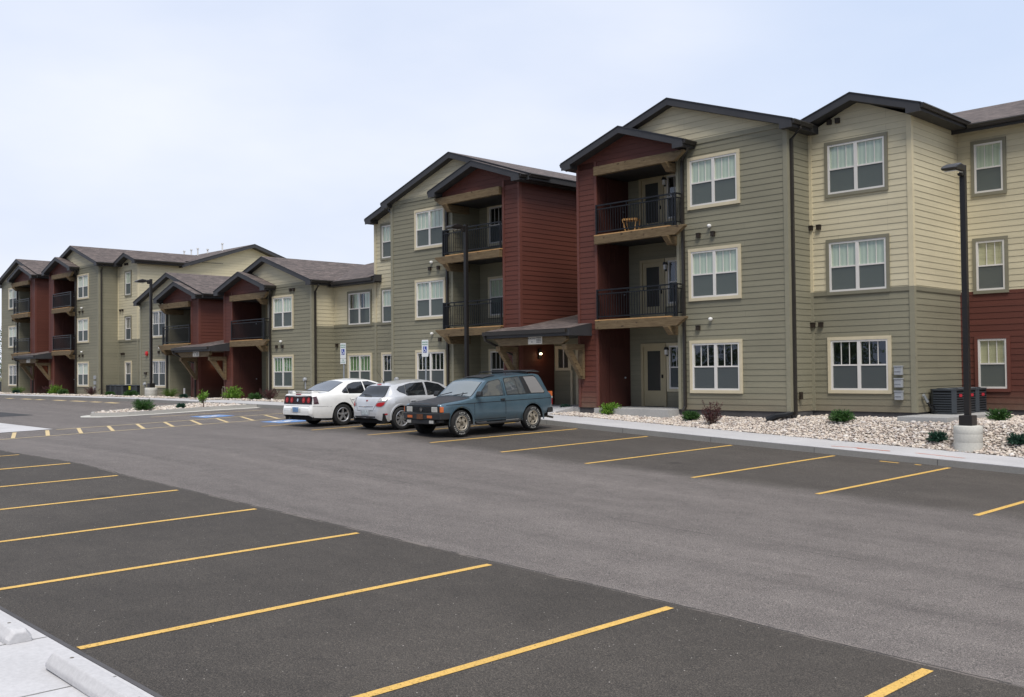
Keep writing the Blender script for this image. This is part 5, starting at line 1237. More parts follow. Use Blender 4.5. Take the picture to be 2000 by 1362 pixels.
# white sedan, tail to the aisle
def build_sedan():
    L = 5.05; wx = (1.03, 3.87)
    sp = dict(L=L, R=.345, Ra=.400, wheels=wx, track=1.58, floor=.20, bulge=1.0,
        zb=[(0, .30), (.3, .22), (1.5, .22), (3.4, .22), (4.3, .26), (4.9, .30), (5.05, .38)],
        zs=[(0, .56), (.2, .70), (1.2, .86), (2.5, .93), (3.6, .99), (4.4, 1.02), (4.85, 1.0), (4.93, .97), (4.97, .68), (5.05, .56)],
        ws=[(0, .55), (.12, .70), (.5, .82), (1.5, .87), (2.8, .885), (4.0, .87), (4.7, .82), (4.93, .77), (4.98, .78), (5.05, .70)],
        wm=[(0, .60), (.12, .77), (.5, .885), (1.5, .915), (2.8, .925), (4.0, .92), (4.7, .88), (4.93, .83), (4.98, .82), (5.05, .74)],
        zt=[(0, .58), (.15, .72), (1.2, .91), (1.45, .95), (1.55, .99), (2.35, 1.37), (2.7, 1.455), (3.1, 1.47), (3.5, 1.44), (3.62, 1.415), (4.32, 1.095), (4.42, 1.08), (4.86, 1.05), (4.93, 1.01), (4.965, .72), (4.98, .67), (5.05, .60)],
        ze=[(0, .57), (.15, .70), (1.2, .88), (1.45, .915), (1.55, .95), (2.35, 1.32), (2.7, 1.405), (3.1, 1.415), (3.5, 1.39), (3.62, 1.365), (4.32, 1.07), (4.42, 1.055), (4.86, 1.03), (4.93, .99), (4.965, .715), (4.98, .665), (5.05, .59)],
        wt=[(0, .50), (.15, .66), (1.45, .77), (1.55, .77), (2.35, .60), (2.7, .575), (3.4, .60), (3.65, .635), (4.32, .72), (4.86, .72), (4.98, .74), (5.05, .66)])
    cx = -27.60; yt = 17.42; yn = yt + L; zf, zr, roll = placing(cx, yn - wx[0], yn - wx[1], wx, .8)
    pitch = math.atan((zr - zf) / (wx[1] - wx[0])); P = carpaint('white paint', (.86, .86, .83), rough=.3, coat=.9, dirt=.2)
    c = Car('parked_car', 'white four-door sedan parked tail-out beside the blue accessible stall, leftmost of the three cars', sp, P, (cx, yn, zf - math.sin(pitch) * wx[0]), R(-90)); c.root.rotation_euler = (0, -pitch, R(-90))
    for x in wx:
        for sd in (-1, 1): c.wheel(x, sd, .345, .218, .22, 'five')
    c.glass([(1.64, -.66), (1.64, .66), (2.30, .54), (2.30, -.54)], 'windscreen', plane='top')
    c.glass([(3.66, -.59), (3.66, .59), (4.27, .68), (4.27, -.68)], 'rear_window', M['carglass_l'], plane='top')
    c.glass([(1.95, .975), (2.40, 1.27), (2.68, 1.345), (2.90, 1.35), (2.92, .985)], seal=.016)
    c.glass([(3.0, .99), (2.98, 1.35), (3.30, 1.33), (3.50, 1.285), (3.62, 1.22), (3.60, 1.01)], seal=.016); c.glass([(3.64, 1.02), (3.66, 1.20), (3.80, 1.11), (3.85, 1.06), (3.80, 1.03)], seal=.014)
    c.line([(2.96, .30), (2.95, .98)], 'side', w=.010); c.line([(3.60, 1.0), (3.62, .85), (3.46, .60), (3.40, .30)], 'side', w=.010); c.line([(3.3, .62), (4.9, .63)], 'side', w=.008, mat=M['white'])
    for sd in (-1, 1):
        for x in (2.78, 3.48): c.mesh('door_handle', P, lambda mb: mb.box(x - .09, x + .09, sd * .90, sd * .935, .80, .84), bevel=.008)
        mirror(c, 2.02, .97, sd, .84, P)
        t = c.decal([(4.76, .725), (4.81, .955), (4.925, .945), (4.925, .725)], 'side', .010, M['taild'], 'tail_light', side=sd)
    # full-width dark lamp band with four round red lamps
    b = c.decal([(-.80, .715), (.80, .715), (.80, .94), (.70, .975), (0, .955), (-.70, .975), (-.80, .94)], 'rear', .010, varied('smoked lamp band', (.022, .010, .011), .35, .2, 6, spec=.25), 'lamp_band', maxe=.06)[0]
    for y in (-.62, -.34, .34, .62): c.decal([(y + .088 * math.cos(R(a)), .842 + .088 * math.sin(R(a))) for a in range(0, 360, 24)], 'rear', .017, M['tail'], 'round_tail_light', parent=b, maxe=.06)
    for y in (-.62, -.34, .34, .62): c.decal([(y + .030 * math.cos(R(a)), .842 + .030 * math.sin(R(a))) for a in range(0, 360, 40)], 'rear', .022, varied('lamp centre', (.60, .10, .08), .2, .1), 'lamp_centre', parent=b, maxe=.06)
    c.decal([(.045 * math.cos(R(a)), .842 + .052 * math.sin(R(a))) for a in range(0, 360, 30)], 'rear', .017, M['chrome'], 'emblem', parent=b, maxe=.06)
    c.line([(-.78, .66), (.78, .66)], 'rear', w=.012); c.line([(4.96, .655), (4.90, .655), (4.30, .62)], 'side', w=.008)
    c.decal([(-.27, .46), (.27, .46), (.30, .63), (-.30, .63)], 'rear', .004, varied('white plate recess', (.62, .61, .58), .5, .05), 'plate_recess')
    c.mesh('licence_plate', M['plate'], lambda mb: mb.box(5.02, 5.066, -.155, .155, .475, .62), bevel=.004)
    # trunk spoiler with two feet and a brake light
    def sp_(mb):
        mb.prism([(4.74, -.70), (4.90, -.66), (4.93, 0), (4.90, .66), (4.74, .70), (4.64, .68), (4.79, .58), (4.82, 0), (4.79, -.58), (4.64, -.68)], 1.105, 1.125, 'Z')
        for y in (-.68, .60): mb.prism([(4.60, 1.03), (4.88, 1.02), (4.88, 1.108), (4.70, 1.108)], y, y + .08)
    c.mesh('trunk_spoiler', P, sp_, bevel=.012)
    c.mesh('brake_light', M['tail'], lambda mb: mb.box(4.90, 4.945, -.13, .13, 1.012, 1.038), bevel=.004)
    c.mesh('exhaust_pipe', M['hub'], lambda mb: mb.tube([(4.6, -.45, .27), (5.0, -.45, .26)], .03, 10))
    c.mesh('muffler', M['hub'], lambda mb: mb.tube([(4.35, .0, .30), (4.35, .45, .30)], .09, 12))
    c.decal([(-.6, .42), (.6, .42), (.6, .56), (-.6, .56)], 'front', .01, M['plastic'], 'grille')
    for sd in (-1, 1): c.decal([(.10, .58), (.50, .66), (.52, .76), (.18, .70)], 'side', .01, M['clearlens'], 'headlight', side=sd)
build_sedan()

# ------------------------------------------------------------------ street furniture
def lamp_post(x, y, zt, zb, label, baser=.43, rz=R(180), basetop=None):
    o = empty('street_lamp', (x, y, zb)); tag(o, label, 'street lamp', 'lamp posts along the sidewalk'); o.rotation_euler = (0, 0, rz)
    bt = (basetop if basetop is not None else zb + .60) - zb; H_ = zt - zb
    f = MB(); f.lathe([(baser, -.35), (baser, bt * .33), (baser - .004, bt * .335), (baser, bt * .345), (baser, bt * .66), (baser - .004, bt * .665), (baser, bt * .675), (baser, bt - .02), (baser - .02, bt), (0, bt)], 36, 'Z'); f.build('concrete_footing', M['base'], o, smooth=50)
    p = MB(); p.prism([(-.066, -.066), (.066, -.066), (.066, .066), (-.066, .066)], bt + .01, H_, 'Z'); pp = p.build('pole', M['bronze'], o, bevel=.008)
    b = MB(); b.prism([(-.16, -.16), (.16, -.16), (.16, .16), (-.16, .16)], bt + .002, bt + .25, 'Z'); b.build('base_cover', M['bronze'], o, bevel=.015)
    h = MB(); h.mat(M['bronze']); h.prism([(.08, H_ - .28), (.20, H_ - .28), (.24, H_ - .16), (.40, H_ - .15), (.40, H_ - .08), (.08, H_ - .05)], -.06, .06)
    h.prism([(.34, H_ - .20), (.80, H_ - .215), (.90, H_ - .18), (.78, H_ - .10), (.56, H_ - .03), (.34, H_ - .06)], -.19, .19)
    hd = h.build('lamp_head', None, o, bevel=.03); e = MB(); e.box(.40, .78, -.15, .15, H_ - .248, H_ - .236); e.build('lamp_lens', M['clearlens'], hd)
    return o
lamp_post(-9.93, 25.22, 4.93, -2.05, 'tall dark lamp post on a round concrete footing in the rocks before the condenser units', baser=.33, rz=R(-90), basetop=-1.44)
lamp_post(-28.38, 25.35, 5.53, -1.45, 'dark lamp post rising behind the silver hatchback and teal off-roader', rz=R(-90))
lamp_post(-54.35, 25.0, 5.33, -1.36, 'dark lamp post on a concrete footing by the far two-storey gable, above the island', baser=.34, rz=R(-90), basetop=-.72)

M['signgreen'] = varied('sign green ink', (.06, .26, .16), .6, .05); M['signwhite'] = varied('white sign face', (.72, .74, .74), .4, .03); M['signblue'] = varied('sign blue', (.03, .07, .36), .4, .05)
def hc_sign(x, y, zt, zb, label, extra):
    o = empty('parking_sign', (x, y, zb)); tag(o, label, 'sign', 'accessible parking signs')
    p = MB(); p.tube([(0, 0, -.1), (0, 0, zt - zb - .02)], .030, 10); p.build('post', M['galv'], o)
    h = .62; z1 = zt - zb; z0 = z1 - h
    f = MB(); f.prism([(-.155, z0 + .02), (-.14, z0), (.14, z0), (.155, z0 + .02), (.155, z1 - .02), (.14, z1), (-.14, z1), (-.155, z1 - .02)], -.045, -.037); s = f.build('sign_face', M['signwhite'], o)
    text_part('RESERVED', .062, (0, -.047, z1 - .09), M['signgreen'], s); text_part('PARKING', .062, (0, -.047, z1 - .17), M['signgreen'], s)
    b = MB(); b.box(-.085, .085, -.049, -.045, z0 + .15, z0 + .38); b.build('blue_panel', M['signblue'], s)
    w = MB(); w.tube([(-.01 + .05 * math.cos(R(a)), -.051, z0 + .225 + .05 * math.sin(R(a))) for a in range(110, 380, 20)], .008, 6); w.tube([(-.02, -.051, z0 + .335), (-.015, -.051, z0 + .26), (.035, -.051, z0 + .255), (.055, -.051, z0 + .19)], .010, 6); w.lathe([(0, -.004), (.016, -.004), (.016, 0), (0, 0)], 10, 'Y', (-.02, -.050, z0 + .355)); w.build('wheelchair_symbol', M['signwhite'], s)
    if extra:
        e = MB(); e.box(-.155, .155, -.045, -.037, z0 - .22, z0 - .012); q = e.build('sign_face', M['signwhite'], o); text_part('VAN', .06, (0, -.047, z0 - .07), M['signgreen'], q); text_part('ACCESSIBLE', .046, (0, -.047, z0 - .15), M['signgreen'], q)
    o.rotation_euler = (0, 0, R(10)); return o
hc_sign(-34.05, 23.75, 1.20, ktop(-34), 'white accessible parking sign with two plates on a steel post, left of the pair', True)
hc_sign(-28.85, 23.75, 1.18, ktop(-29), 'white single-plate accessible parking sign in front of the middle ground-floor window', False)

def wheel_stop(x, y, label):
    o = MB(); L = 1.83; prof = [(-.12, 0), (.12, 0), (.115, .05), (.06, .125), (-.06, .125), (-.115, .05)]
    n = len(o.v)
    st = [(-L/2, .80), (-L/2 + .06, 1.0), (L/2 - .06, 1.0), (L/2, .80)]
    for a, k in st: o.v += [(a, p * (1 if k == 1 else .86), q * k if q > 0 else q) for p, q in prof]
    for i in range(3):
        for j in range(6): j2 = (j + 1) % 6; q = n + i * 6; o.f.append((q + j, q + j2, q + 6 + j2, q + 6 + j)); o.m.append(0)
    o.f.append(tuple(range(n, n + 6))); o.f.append(tuple(range(n + 18, n + 24))); o.m += [0, 0]
    w = o.build('wheel_stop', M['concrete'], None, bevel=.012); tag(w, label, 'wheel stop', 'concrete wheel stops of the near row')
    w.location = (x, y, G(x, 3.5) + .013); w.rotation_euler = (0, math.atan(.038), 0)
    for px in (-.62, .62):
        b = MB(); b.lathe([(0, .127), (.014, .127), (.018, .125)], 10, 'Z', (px, 0, 0)); b.build('anchor_pin', M['hub'], w)
    return w
wheel_stop(-10.52, 3.20, 'pale concrete wheel stop, its end cut by the left edge'); wheel_stop(-7.80, 3.20, 'pale concrete wheel stop nearest the bottom left corner, running out of the picture')
wheel_stop(-5.0, 3.20, 'pale concrete wheel stop below the picture') if False else None

# condensers
M['cond'] = varied('condenser grille steel', (.048, .056, .064), .45, .1, 6, metallic=.2); M['stick'] = varied('yellow energy sticker', (.62, .66, .03), .5, .05); M['redlab'] = varied('red maker badge', (.55, .04, .06), .4, .05)
def condenser(x, y, z, label, group, s=.72, h=.72, sticker=None, badge=False):
    o = empty('condenser_unit', (x, y, z)); tag(o, label, 'air conditioner', group); a = s / 2; c = .10
    oct_ = lambda k: [(-a + c, -a * 1), (a - c, -a), (a, -a + c), (a, a - c), (a - c, a), (-a + c, a), (-a, a - c), (-a, -a + c)]
    b = MB(); P = [(p * .94, q * .94) for p, q in oct_(1)]; b.prism(P, .05, h - .04, 'Z'); b.build('coil', M['interior'], o)
    g = MB(); g.prism([(p * .96, q * .96) for p, q in oct_(1)], 0.0, .06, 'Z')
    n = 8
    for i in range(n):
        z0 = .085 + i * (h - .17) / n; g.prism(oct_(1), z0, z0 + .036, 'Z')
    for sx_ in (-1, 1):
        for sy_ in (-1, 1): g.prism([(sx_ * (a - c), sy_ * (a + .004)), (sx_ * (a + .004), sy_ * (a - c)), (sx_ * (a - c) * .96, sy_ * (a - c) * .96)], .03, h - .05, 'Z')
    g.build('louvred_cabinet', M['cond'], o)
    t = MB(); t.prism([(p * 1.03, q * 1.03) for p, q in oct_(1)], h - .06, h - .015, 'Z'); t.lathe([(a * .8, h - .015), (a * .78, h + .005), (a * .72, h + .005), (a * .72, h - .01), (.0, h - .01)], 24, 'Z'); 
    for i in range(6): t.lathe([(a * .12 * (i + 1) - .006, h), (a * .12 * (i + 1), h + .006), (a * .12 * (i + 1) + .006, h)], 24, 'Z')
    t.build('fan_top', M['cond'], o, smooth=40)
    if badge: k = MB(); k.box(a + .006, a + .016, -.09, .09, h - .24, h - .16); k.build('badge', M['redlab'], o)
    if sticker: k = MB(); k.box(a + .006, a + .012, -.03, .16, h - .30, h - .07); k.build('energy_sticker', M['stick'], o); k = MB(); k.box(a + .006, a + .012, .02, .12, .08, .24); k.build('paper_label', M['signwhite'], o)
    return o
pad = MB(); pad.box(-12.36, -11.0, 26.62, 30.55, -1.85, -1.33); pad = pad.build('equipment_pad', M['slab'], None, bevel=.015); tag(pad, 'low concrete pad in the rocks carrying the three condenser units', 'concrete pad')
for i, t in enumerate(('dark condenser unit nearest the lamp post, first of three on the pad', 'dark condenser unit in the middle of the three on the pad', 'dark condenser unit closest to the red wall, last of three on the pad')):
    condenser(-11.86, 28.72 + i * .80, -1.33, t, 'condenser units on the pad', badge=True)
for i, (x, y, st, t) in enumerate(((-65.6, 27.5, 0, 'leftmost dark condenser of the row beside the far downspout'), (-64.85, 27.5, 0, 'second dark condenser of the row beside the far downspout'), (-63.7, 27.45, 1, 'dark condenser with a yellow energy sticker, left of the far lamp post'), (-61.6, 27.35, 0, 'dark condenser standing alone at the two-storey gable corner'))):
    condenser(x + 1.2, y - .35, -1.36, t, 'condenser units beside the far green wing', s=.78 if not st else .95, h=.74, sticker=st)
condenser(-92.5, 29.5, -1.45, 'dark condenser with a yellow sticker cut off by the left edge of the picture', 'condenser units at the left edge', s=.95, h=1.0, sticker=1)
# line set from the wall box to the first condenser
mb = MB(); mb.mat(M['black']); mb.tube([(-12.2, 28.10, -.92), (-12.15, 28.2, -1.10), (-12.05, 28.35, -1.26), (-11.95, 28.45, -1.28)], .022, 8); mb.tube([(-12.2, 28.12, -1.02), (-12.1, 28.3, -1.08), (-11.95, 28.5, -1.20)], .016, 8)
mb.mat(M['galv']); mb.tube([(-12.22, 27.98, -.78), (-12.18, 28.15, -.98)], .045, 8); bpart(mb, 'refrigerant_line')

# folding table on the top balcony
def stool():
    z = 1.68 + 2.88; o = empty('folding_stool', (-21.55, 26.75, z + .02)); tag(o, 'light pine folding stool standing on the top balcony of the right building', 'stool')
    t = MB()
    for i in range(6): t.box(-.24 + i * .085, -.24 + i * .085 + .055, -.20, .20, .50, .525)
    t.box(-.26, .27, -.20, -.17, .455, .50); t.box(-.26, .27, .17, .20, .455, .50); t.build('seat', M['pine'], o)
    for sd in (-1, 1):
        for e in (-1, 1):
            l = MB(); l.prism([(sd * .26, .46), (sd * .22, .46), (sd * .10 + (.05 if sd > 0 else .0), 0), (sd * .10 + (.05 if sd > 0 else 0) + sd * .04, 0)], e * .19 - .015, e * .19 + .015); l.build('leg', M['pine'], o)
    o.rotation_euler = (0, 0, R(20))
stool()

# riser pipes near the entry walk of the middle pair
o = MB(); o.mat(M['hub']); o.tube([(-46.95, 25.35, -1.35), (-46.95, 25.35, -.75), (-46.9, 25.35, -.66), (-46.75, 25.35, -.66), (-46.70, 25.35, -.75), (-46.70, 25.35, -1.35)], .045, 8); o = o.build('backflow_pipe', None, None); tag(o, 'brown looped backflow pipe standing in the rocks by the middle entry walk', 'pipe')
for x, y, t in ((-52.2, 25.9, 'thin white cleanout pipe leaning beside the middle entry'), ):
    o = MB(); o.tube([(x, y, -1.4), (x, y, -.75)], .05, 8); o = o.build('cleanout_pipe', M['white'], None); tag(o, t, 'pipe')
# white buckets' edge at the right border
# ------------------------------------------------------------------ plants
def leafmat(name, a, b_):
    m, nt, b = newmat(name); at = N(nt, 'ShaderNodeAttribute'); at.attribute_name = 'tone'
    nt.links.new(ramp(nt, at.outputs['Fac'], [(0, a), (1, b_)]), b.inputs['Base Color']); b.inputs['Roughness'].default_value = .6
    b.inputs['Subsurface Weight'].default_value = 0; tr = N(nt, 'ShaderNodeBsdfTranslucent'); nt.links.new(ramp(nt, at.outputs['Fac'], [(0, a), (1, b_)]), tr.inputs[0])
    mx = N(nt, 'ShaderNodeMixShader'); mx.inputs[0].default_value = .25; nt.links.new(b.outputs[0], mx.inputs[1]); nt.links.new(tr.outputs[0], mx.inputs[2]); nt.links.new(mx.outputs[0], nt.nodes['Material Output'].inputs[0]); return m
M['leaf_bright'] = leafmat('bright green leaves', (.06, .16, .010), (.20, .36, .035)); M['leaf_dark'] = leafmat('dark juniper needles', (.016, .06, .014), (.07, .17, .035)); M['leaf_blue'] = leafmat('blue green needles', (.010, .045, .028), (.04, .11, .07))
M['leaf_maroon'] = leafmat('maroon leaves', (.030, .008, .010), (.11, .030, .035)); M['leaf_grass'] = leafmat('grass blades', (.05, .11, .015), (.16, .26, .05)); M['leaf_tree'] = leafmat('tree leaves', (.018, .045, .010), (.09, .15, .035)); M['bark'] = varied('bark', (.10, .07, .05), .9, .3, 8)
def leaves(name, items, mat, parent=None):
    """items: (pos, dir, length, width) leaf quads in one mesh with a random tone each"""
    v = []; f = []; tn = []
    for p, d, l, w in items:
        d = d.normalized(); s = d.cross(Vector((rnd.gauss(0, 1), rnd.gauss(0, 1), rnd.gauss(0, 1)))).normalized() * w / 2; n = len(v); t = rnd.random()
        v += [p, p + d * l * .5 + s, p + d * l, p + d * l * .5 - s]; f.append((n, n + 1, n + 2, n + 3)); tn += [t] * 4
    me = bpy.data.meshes.new(name); me.from_pydata([tuple(a) for a in v], [], f); me.materials.append(mat); at = me.attributes.new('tone', 'FLOAT', 'POINT'); at.data.foreach_set('value', tn)
    o = bpy.data.objects.new(name, me); link(o, parent)
    if parent is not None: KIDS.setdefault(parent.name, []).append(o)
    return o
def shrub(kind, x, y, z, w, h, label, cat='shrub', group=None):
    r = w / 2; it = []; o = empty({'maroon': 'barberry_shrub', 'bright': 'leafy_shrub', 'spiky': 'juniper_shrub', 'blue': 'juniper_shrub', 'grass': 'ornamental_grass', 'sapling': 'sapling'}[kind], (x, y, z)); tag(o, label, cat, group)
    st = MB()
    if kind in ('spiky', 'blue'):
        for _ in range(int(330 * (w / .9))):
            a = rnd.uniform(0, 6.28); q = rnd.random() ** .6; el = rnd.uniform(.08, 1.15); d = Vector((math.cos(a) * math.cos(el), math.sin(a) * math.cos(el), math.sin(el)))
            L = (r * math.cos(el) + h * math.sin(el)) * rnd.uniform(.75, 1.1)
            for k in range(9): p = d * L * (k + 1) / 10 + Vector((0, 0, .02)); it.append((p, (d + Vector([rnd.gauss(0, .45) for _ in range(3)])), .085, .026))
        st.tube([(0, 0, -.05), (0, 0, h * .4)], .02, 6)
    elif kind == 'grass':
        for _ in range(420):
            a = rnd.uniform(0, 6.28); b0 = rnd.uniform(0, r * .35); el = rnd.uniform(.7, 1.5); p = Vector((math.cos(a) * b0, math.sin(a) * b0, 0)); d = Vector((math.cos(a) * math.cos(el), math.sin(a) * math.cos(el), math.sin(el))); l = h * rnd.uniform(.6, 1.05)
            it.append((p, d, l * .6, .016)); p2 = p + d * l * .55; d2 = (d + Vector((math.cos(a) * .6, math.sin(a) * .6, -.1))); it.append((p2, d2, l * .5, .013))
        st.tube([(0, 0, -.05), (0, 0, .05)], .04, 6)
    elif kind == 'maroon':
        for _ in range(34):
            a = rnd.uniform(0, 6.28); el = rnd.uniform(.55, 1.45); d = Vector((math.cos(a) * math.cos(el), math.sin(a) * math.cos(el), math.sin(el))); L = min(h / math.sin(el), r / max(.05, math.cos(el))) * rnd.uniform(.7, 1.08)
            st.tube([(0, 0, -.03), tuple(d * L * .5 + Vector((rnd.gauss(0, .02), rnd.gauss(0, .02), 0))), tuple(d * L)], .006, 5, .003)
            for k in range(44): t = rnd.uniform(.3, 1); p = d * L * t; it.append((p + Vector([rnd.gauss(0, .012) for _ in range(3)]), Vector([rnd.gauss(0, 1) for _ in range(3)]), rnd.uniform(.03, .055), .028))
    elif kind == 'bright':
        for _ in range(46):
            a = rnd.uniform(0, 6.28); el = rnd.uniform(.2, 1.5); d = Vector((math.cos(a) * math.cos(el), math.sin(a) * math.cos(el), math.sin(el))); L = (r * math.cos(el) + h * math.sin(el)) * rnd.uniform(.6, 1.05); st.tube([(0, 0, -.03), tuple(d * L * .9)], .006, 5, .003)
            for k in range(46): t = rnd.uniform(.35, 1.05); it.append((d * L * t + Vector([rnd.gauss(0, .05) for _ in range(3)]), d + Vector([rnd.gauss(0, .7) for _ in range(3)]), rnd.uniform(.05, .09), .04))
    else:
        for _ in range(9):
            a = rnd.uniform(0, 6.28); el = rnd.uniform(.6, 1.35); z0 = rnd.uniform(.1, h * .5); d = Vector((math.cos(a) * math.cos(el), math.sin(a) * math.cos(el), math.sin(el))); L = h * .5 * rnd.uniform(.7, 1.1); b0 = Vector((0, 0, z0)); st.tube([(0, 0, z0), tuple(b0 + d * L)], .012, 5, .005)
            for k in range(34): t = rnd.uniform(.4, 1.1); it.append((b0 + d * L * t + Vector([rnd.gauss(0, .05) for _ in range(3)]), Vector([rnd.gauss(0, 1) for _ in range(3)]), rnd.uniform(.07, .11), .05))
        st.tube([(0, 0, -.1), (0, 0, h * .6)], .02, 6)
    leaves('foliage', it, M[{'maroon': 'leaf_maroon', 'bright': 'leaf_bright', 'spiky': 'leaf_dark', 'blue': 'leaf_blue', 'grass': 'leaf_grass', 'sapling': 'leaf_bright'}[kind]], o)
    st.build('stem', M['bark'], o)
    return o
GR = 'shrubs planted in the rock beds'
for a in [('bright', -21.85, 25.85, .80, .42, 'bright green leafy mound before the right ground-floor patio'), ('spiky', -18.5, 25.75, .72, .30, 'low green juniper under the right ground-floor window, beside the maroon shrub'),
          ('maroon', -17.5, 25.4, .74, .74, 'upright maroon barberry before the lower right green wall'), ('spiky', -13.8, 26.3, .92, .34, 'spreading green juniper under the cream-trimmed window of the cream wing'),
          ('blue', -10.76, 25.4, .62, .26, 'small blue-green juniper just left of the right lamp footing'), ('spiky', -10.1, 27.7, .75, .36, 'green juniper right of the condenser pad near the picture edge'),
          ('blue', -8.9, 25.55, .60, .28, 'small blue-green juniper cut by the right edge of the picture'), ('blue', -24.2, 26.25, .50, .26, 'small dark juniper beside the rear bumper of the teal off-roader'),
          ('grass', -78.5, 26.0, 1.5, 1.0, 'arching grass clump below the leftmost window'), ('blue', -77.1, 25.4, .7, .3, 'small dark juniper by the sidewalk at the far left'),
          ('maroon', -71.4, 25.5, .95, .62, 'round maroon shrub left of the bright green one at the far entry'), ('bright', -70.2, 25.6, 1.35, .85, 'big bright green shrub before the far red pier'),
          ('spiky', -68.3, 25.4, 1.0, .40, 'low dark juniper right of the far bright green shrub'), ('maroon', -63.3, 25.3, 1.25, .62, 'dark maroon shrub at the far green corner'),
          ('spiky', -60.6, 25.3, .9, .20, 'flat green juniper between the far condensers and the sidewalk'), ('spiky', -57.4, 25.2, 1.3, .26, 'wide flat juniper left of the far lamp footing'),
          ('grass', -53.3, 25.6, 1.3, .95, 'tall green grass clump right of the far lamp footing'), ('blue', -50.9, 25.2, .6, .18, 'tiny dark juniper by the middle entry walk'),
          ('bright', -46.2, 25.5, 1.3, .85, 'bright leafy green shrub before the middle red pier'), ('spiky', -43.9, 25.4, .95, .36, 'dark juniper left of the maroon shrub at the middle green wing'),
          ('maroon', -42.7, 25.5, 1.35, .66, 'wide maroon shrub under the middle two-storey window'), ('spiky', -24.9, 26.0, .3, .1, 'x')][:-1]:
    k, x, y, w, h, t = a; q = .66 if k != 'maroon' else .85; shrub(k, x, y, RK(x, y) + .02, w * q, h * (.64 if k != 'maroon' else .92), t, 'shrub', GR)
shrub('spiky', -40.25, 18.2, G(-40.2, 18.2) + .12, .85, .33, 'green juniper near the tip of the parking island', 'shrub', GR); shrub('sapling', -38.9 - .9, 20.6, G(-39.8, 20.6) + .12, .55, .72, 'thin bright green sapling on the parking island', 'sapling'); shrub('blue', -40.2, 19.8, G(-40.2, 19.8) + .12, .32, .12, 'tiny weed between the juniper and sapling on the island', 'shrub', GR)

def tree(x, y, z, h, w, label, name='tree', dens=1.0, trunk=.25, group=None, lf=.16):
    o = empty(name, (x, y, z)); tag(o, label, 'tree', group); t = MB(); t.tube([(0, 0, -.3), (.05, 0, h * .4), (0, .05, h * .85)], trunk, 8, .03); cl = []
    for _ in range(int(26 * dens)):
        a = rnd.uniform(0, 6.28); zz = rnd.uniform(trunk_lo, 1.0); rr_ = w / 2 * math.sqrt(max(.02, 1 - (2 * (zz - trunk_lo) / (1 - trunk_lo) - 1) ** 2)) * rnd.uniform(.25, 1.0); c = Vector((math.cos(a) * rr_, math.sin(a) * rr_, zz * h)); cl.append((c, rnd.uniform(.12, .24) * w)); t.tube([(0, 0, max(.2, c.z - rr_ * .9)), tuple(c)], trunk * .25, 5, .02)
    it = []
    for c, r_ in cl:
        for _ in range(int(110 * dens)): d = Vector([rnd.gauss(0, 1) for _ in range(3)]).normalized(); it.append((c + d * r_ * rnd.random() ** .4 * Vector((1, 1, .8)).x, d + Vector([rnd.gauss(0, .8) for _ in range(3)]), lf * rnd.uniform(.7, 1.4), lf * .8))
    leaves('crown', it, M['leaf_tree'], o); t.build('trunk', M['bark'], o); return o
trunk_lo = .22
for i, (x, y, h, w, t) in enumerate([(-112, 37.5, 6.0, 4.6, 'green tree at the left edge, nearest the far gable'), (-121, 39, 7.2, 5.0, 'taller green tree behind the one at the left edge'), (-135, 46, 6.4, 6.0, 'distant tree at the far left, behind the others')]):
    tree(x, y, -1.6, h, w, t, group='trees beyond the far end of the building')
# trees across the street, behind the photographer: seen only mirrored in the window glass
proto = None
for i in range(15):
    x = -165 + i * 11.5 + rnd.uniform(-3, 3); y = -44 + rnd.uniform(-5, 5); h = rnd.uniform(6.0, 9.0)
    if proto is None: trunk_lo = .12; proto = tree(0, 0, 0, 8, 8.5, 'tree across the street, seen only mirrored in the windows', group='trees mirrored in the windows', lf=.42, dens=.8); o = proto
    else:
        o = proto.copy(); link(o)
        for ch in KIDS[proto.name]: c = ch.copy(); link(c, o)
    o.location = (x, y, -2.6); o.rotation_euler = (0, 0, rnd.uniform(0, 6)); s = h / 8; o.scale = (s * rnd.uniform(1, 1.4), s * rnd.uniform(1, 1.4), s)
# ------------------------------------------------------------------ camera, light, sky
RT = Vector((0.6986095321446051, 0.7154303091490225, -0.010207563256222322)); UP = Vector((0.02307386788337272, -0.008267929571622656, 0.9996995738528146)); FW = Vector((-0.7151309797635651, 0.6986351795404613, 0.022283798842900902))
cd = bpy.data.cameras.new('camera'); cam = bpy.data.objects.new('camera', cd); link(cam)
cam.matrix_world = Matrix(((RT.x, UP.x, -FW.x, 0), (RT.y, UP.y, -FW.y, 0), (RT.z, UP.z, -FW.z, 0), (0, 0, 0, 1)))
cd.sensor_width = 36; cd.lens = 1977.2 / 2000 * 36; cd.clip_start = .1; cd.clip_end = 6000
scene.camera = cam
SUN_EL, SUN_AZ = R(58), R(50)     # sun stands to the right of the picture, behind thin cloud
sd = bpy.data.lights.new('sun', 'SUN'); sd.energy = 2.7; sd.angle = R(26); sd.color = (1, .94, .86); so = bpy.data.objects.new('sun', sd); link(so)
dv = Vector((math.sin(SUN_AZ) * math.cos(SUN_EL), -math.cos(SUN_AZ) * math.cos(SUN_EL), math.sin(SUN_EL))); so.rotation_euler = dv.to_track_quat('Z', 'Y').to_euler()
W = bpy.data.worlds.new('World'); scene.world = W; W.use_nodes = True; nt = W.node_tree; bg = nt.nodes['Background']
sky = N(nt, 'ShaderNodeTexSky'); sky.sky_type = 'NISHITA'; sky.sun_disc = False; sky.sun_elevation = SUN_EL; sky.sun_rotation = math.atan2(dv.x, dv.y); sky.altitude = 1300; sky.air_density = 1; sky.dust_density = 2
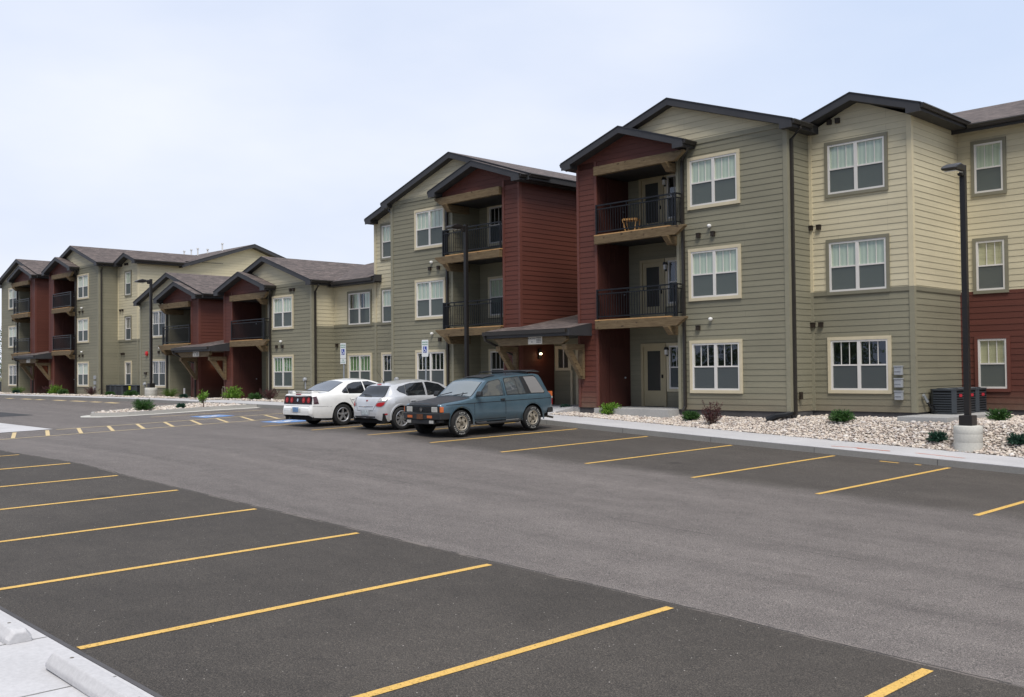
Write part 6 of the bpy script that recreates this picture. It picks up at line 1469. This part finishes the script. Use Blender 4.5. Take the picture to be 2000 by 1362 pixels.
tc = N(nt, 'ShaderNodeTexCoord'); mp = N(nt, 'ShaderNodeMapping'); nt.links.new(tc.outputs['Generated'], mp.inputs[0]); mp.inputs['Scale'].default_value = (1.6, 1.6, 4.2)
cl = noise(nt, mp.outputs[0], 1.3, 5, .5); sp_ = N(nt, 'ShaderNodeSeparateXYZ'); nt.links.new(tc.outputs['Generated'], sp_.inputs[0])
cloud = ramp(nt, cl, [(.32, (.62, .69, .84)), (.52, (.71, .76, .875)), (.70, (.80, .83, .895))])
horiz = ramp(nt, sp_.outputs[2], [(.0, (1.06, 1.04, 1.0)), (.22, (1.0, 1.0, 1.0)), (.7, (.97, .97, .99)), (1.0, (1.1, 1.1, 1.1))])
cloud = mul(nt, cloud, horiz)
# cloud behind the photographer, unseen, made heavier and bluer to deepen balcony shade
bk = ramp(nt, sp_.outputs[1], [(.0, (1, 1, 1))]) if False else None
mr = N(nt, 'ShaderNodeMapRange'); nt.links.new(sp_.outputs[1], mr.inputs[0]); mr.inputs[1].default_value = -.75; mr.inputs[2].default_value = .15
cloud = mul(nt, cloud, ramp(nt, mr.outputs[0], [(.0, (.42, .46, .54)), (1.0, (1, 1, 1))]))
sk = mul(nt, sky.outputs[0], (.11, .11, .11))
# the cloud thins towards the right of the picture and lets the blue through
dn = N(nt, 'ShaderNodeVectorMath', operation='DOT_PRODUCT'); nt.links.new(tc.outputs['Generated'], dn.inputs[0]); dn.inputs[1].default_value = Vector((-.33, .92, .22)).normalized()
thin = ramp(nt, dn.outputs['Value'], [(.955, (.05,) * 3), (.999, (.42,) * 3)])
mx = N(nt, 'ShaderNodeMix', data_type='RGBA'); nt.links.new(thin, mx.inputs[0]); nt.links.new(cloud, mx.inputs[6]); 
bl_ = mul(nt, sk, (.50, .66, .93), .75, 'MIX'); nt.links.new(bl_, mx.inputs[7]); nt.links.new(mx.outputs[2], bg.inputs[0]); bg.inputs[1].default_value = 1.0
vs = scene.view_settings; vs.view_transform = 'Standard'; vs.look = 'None'; vs.exposure = .22; vs.gamma = 1; vs.use_curve_mapping = False
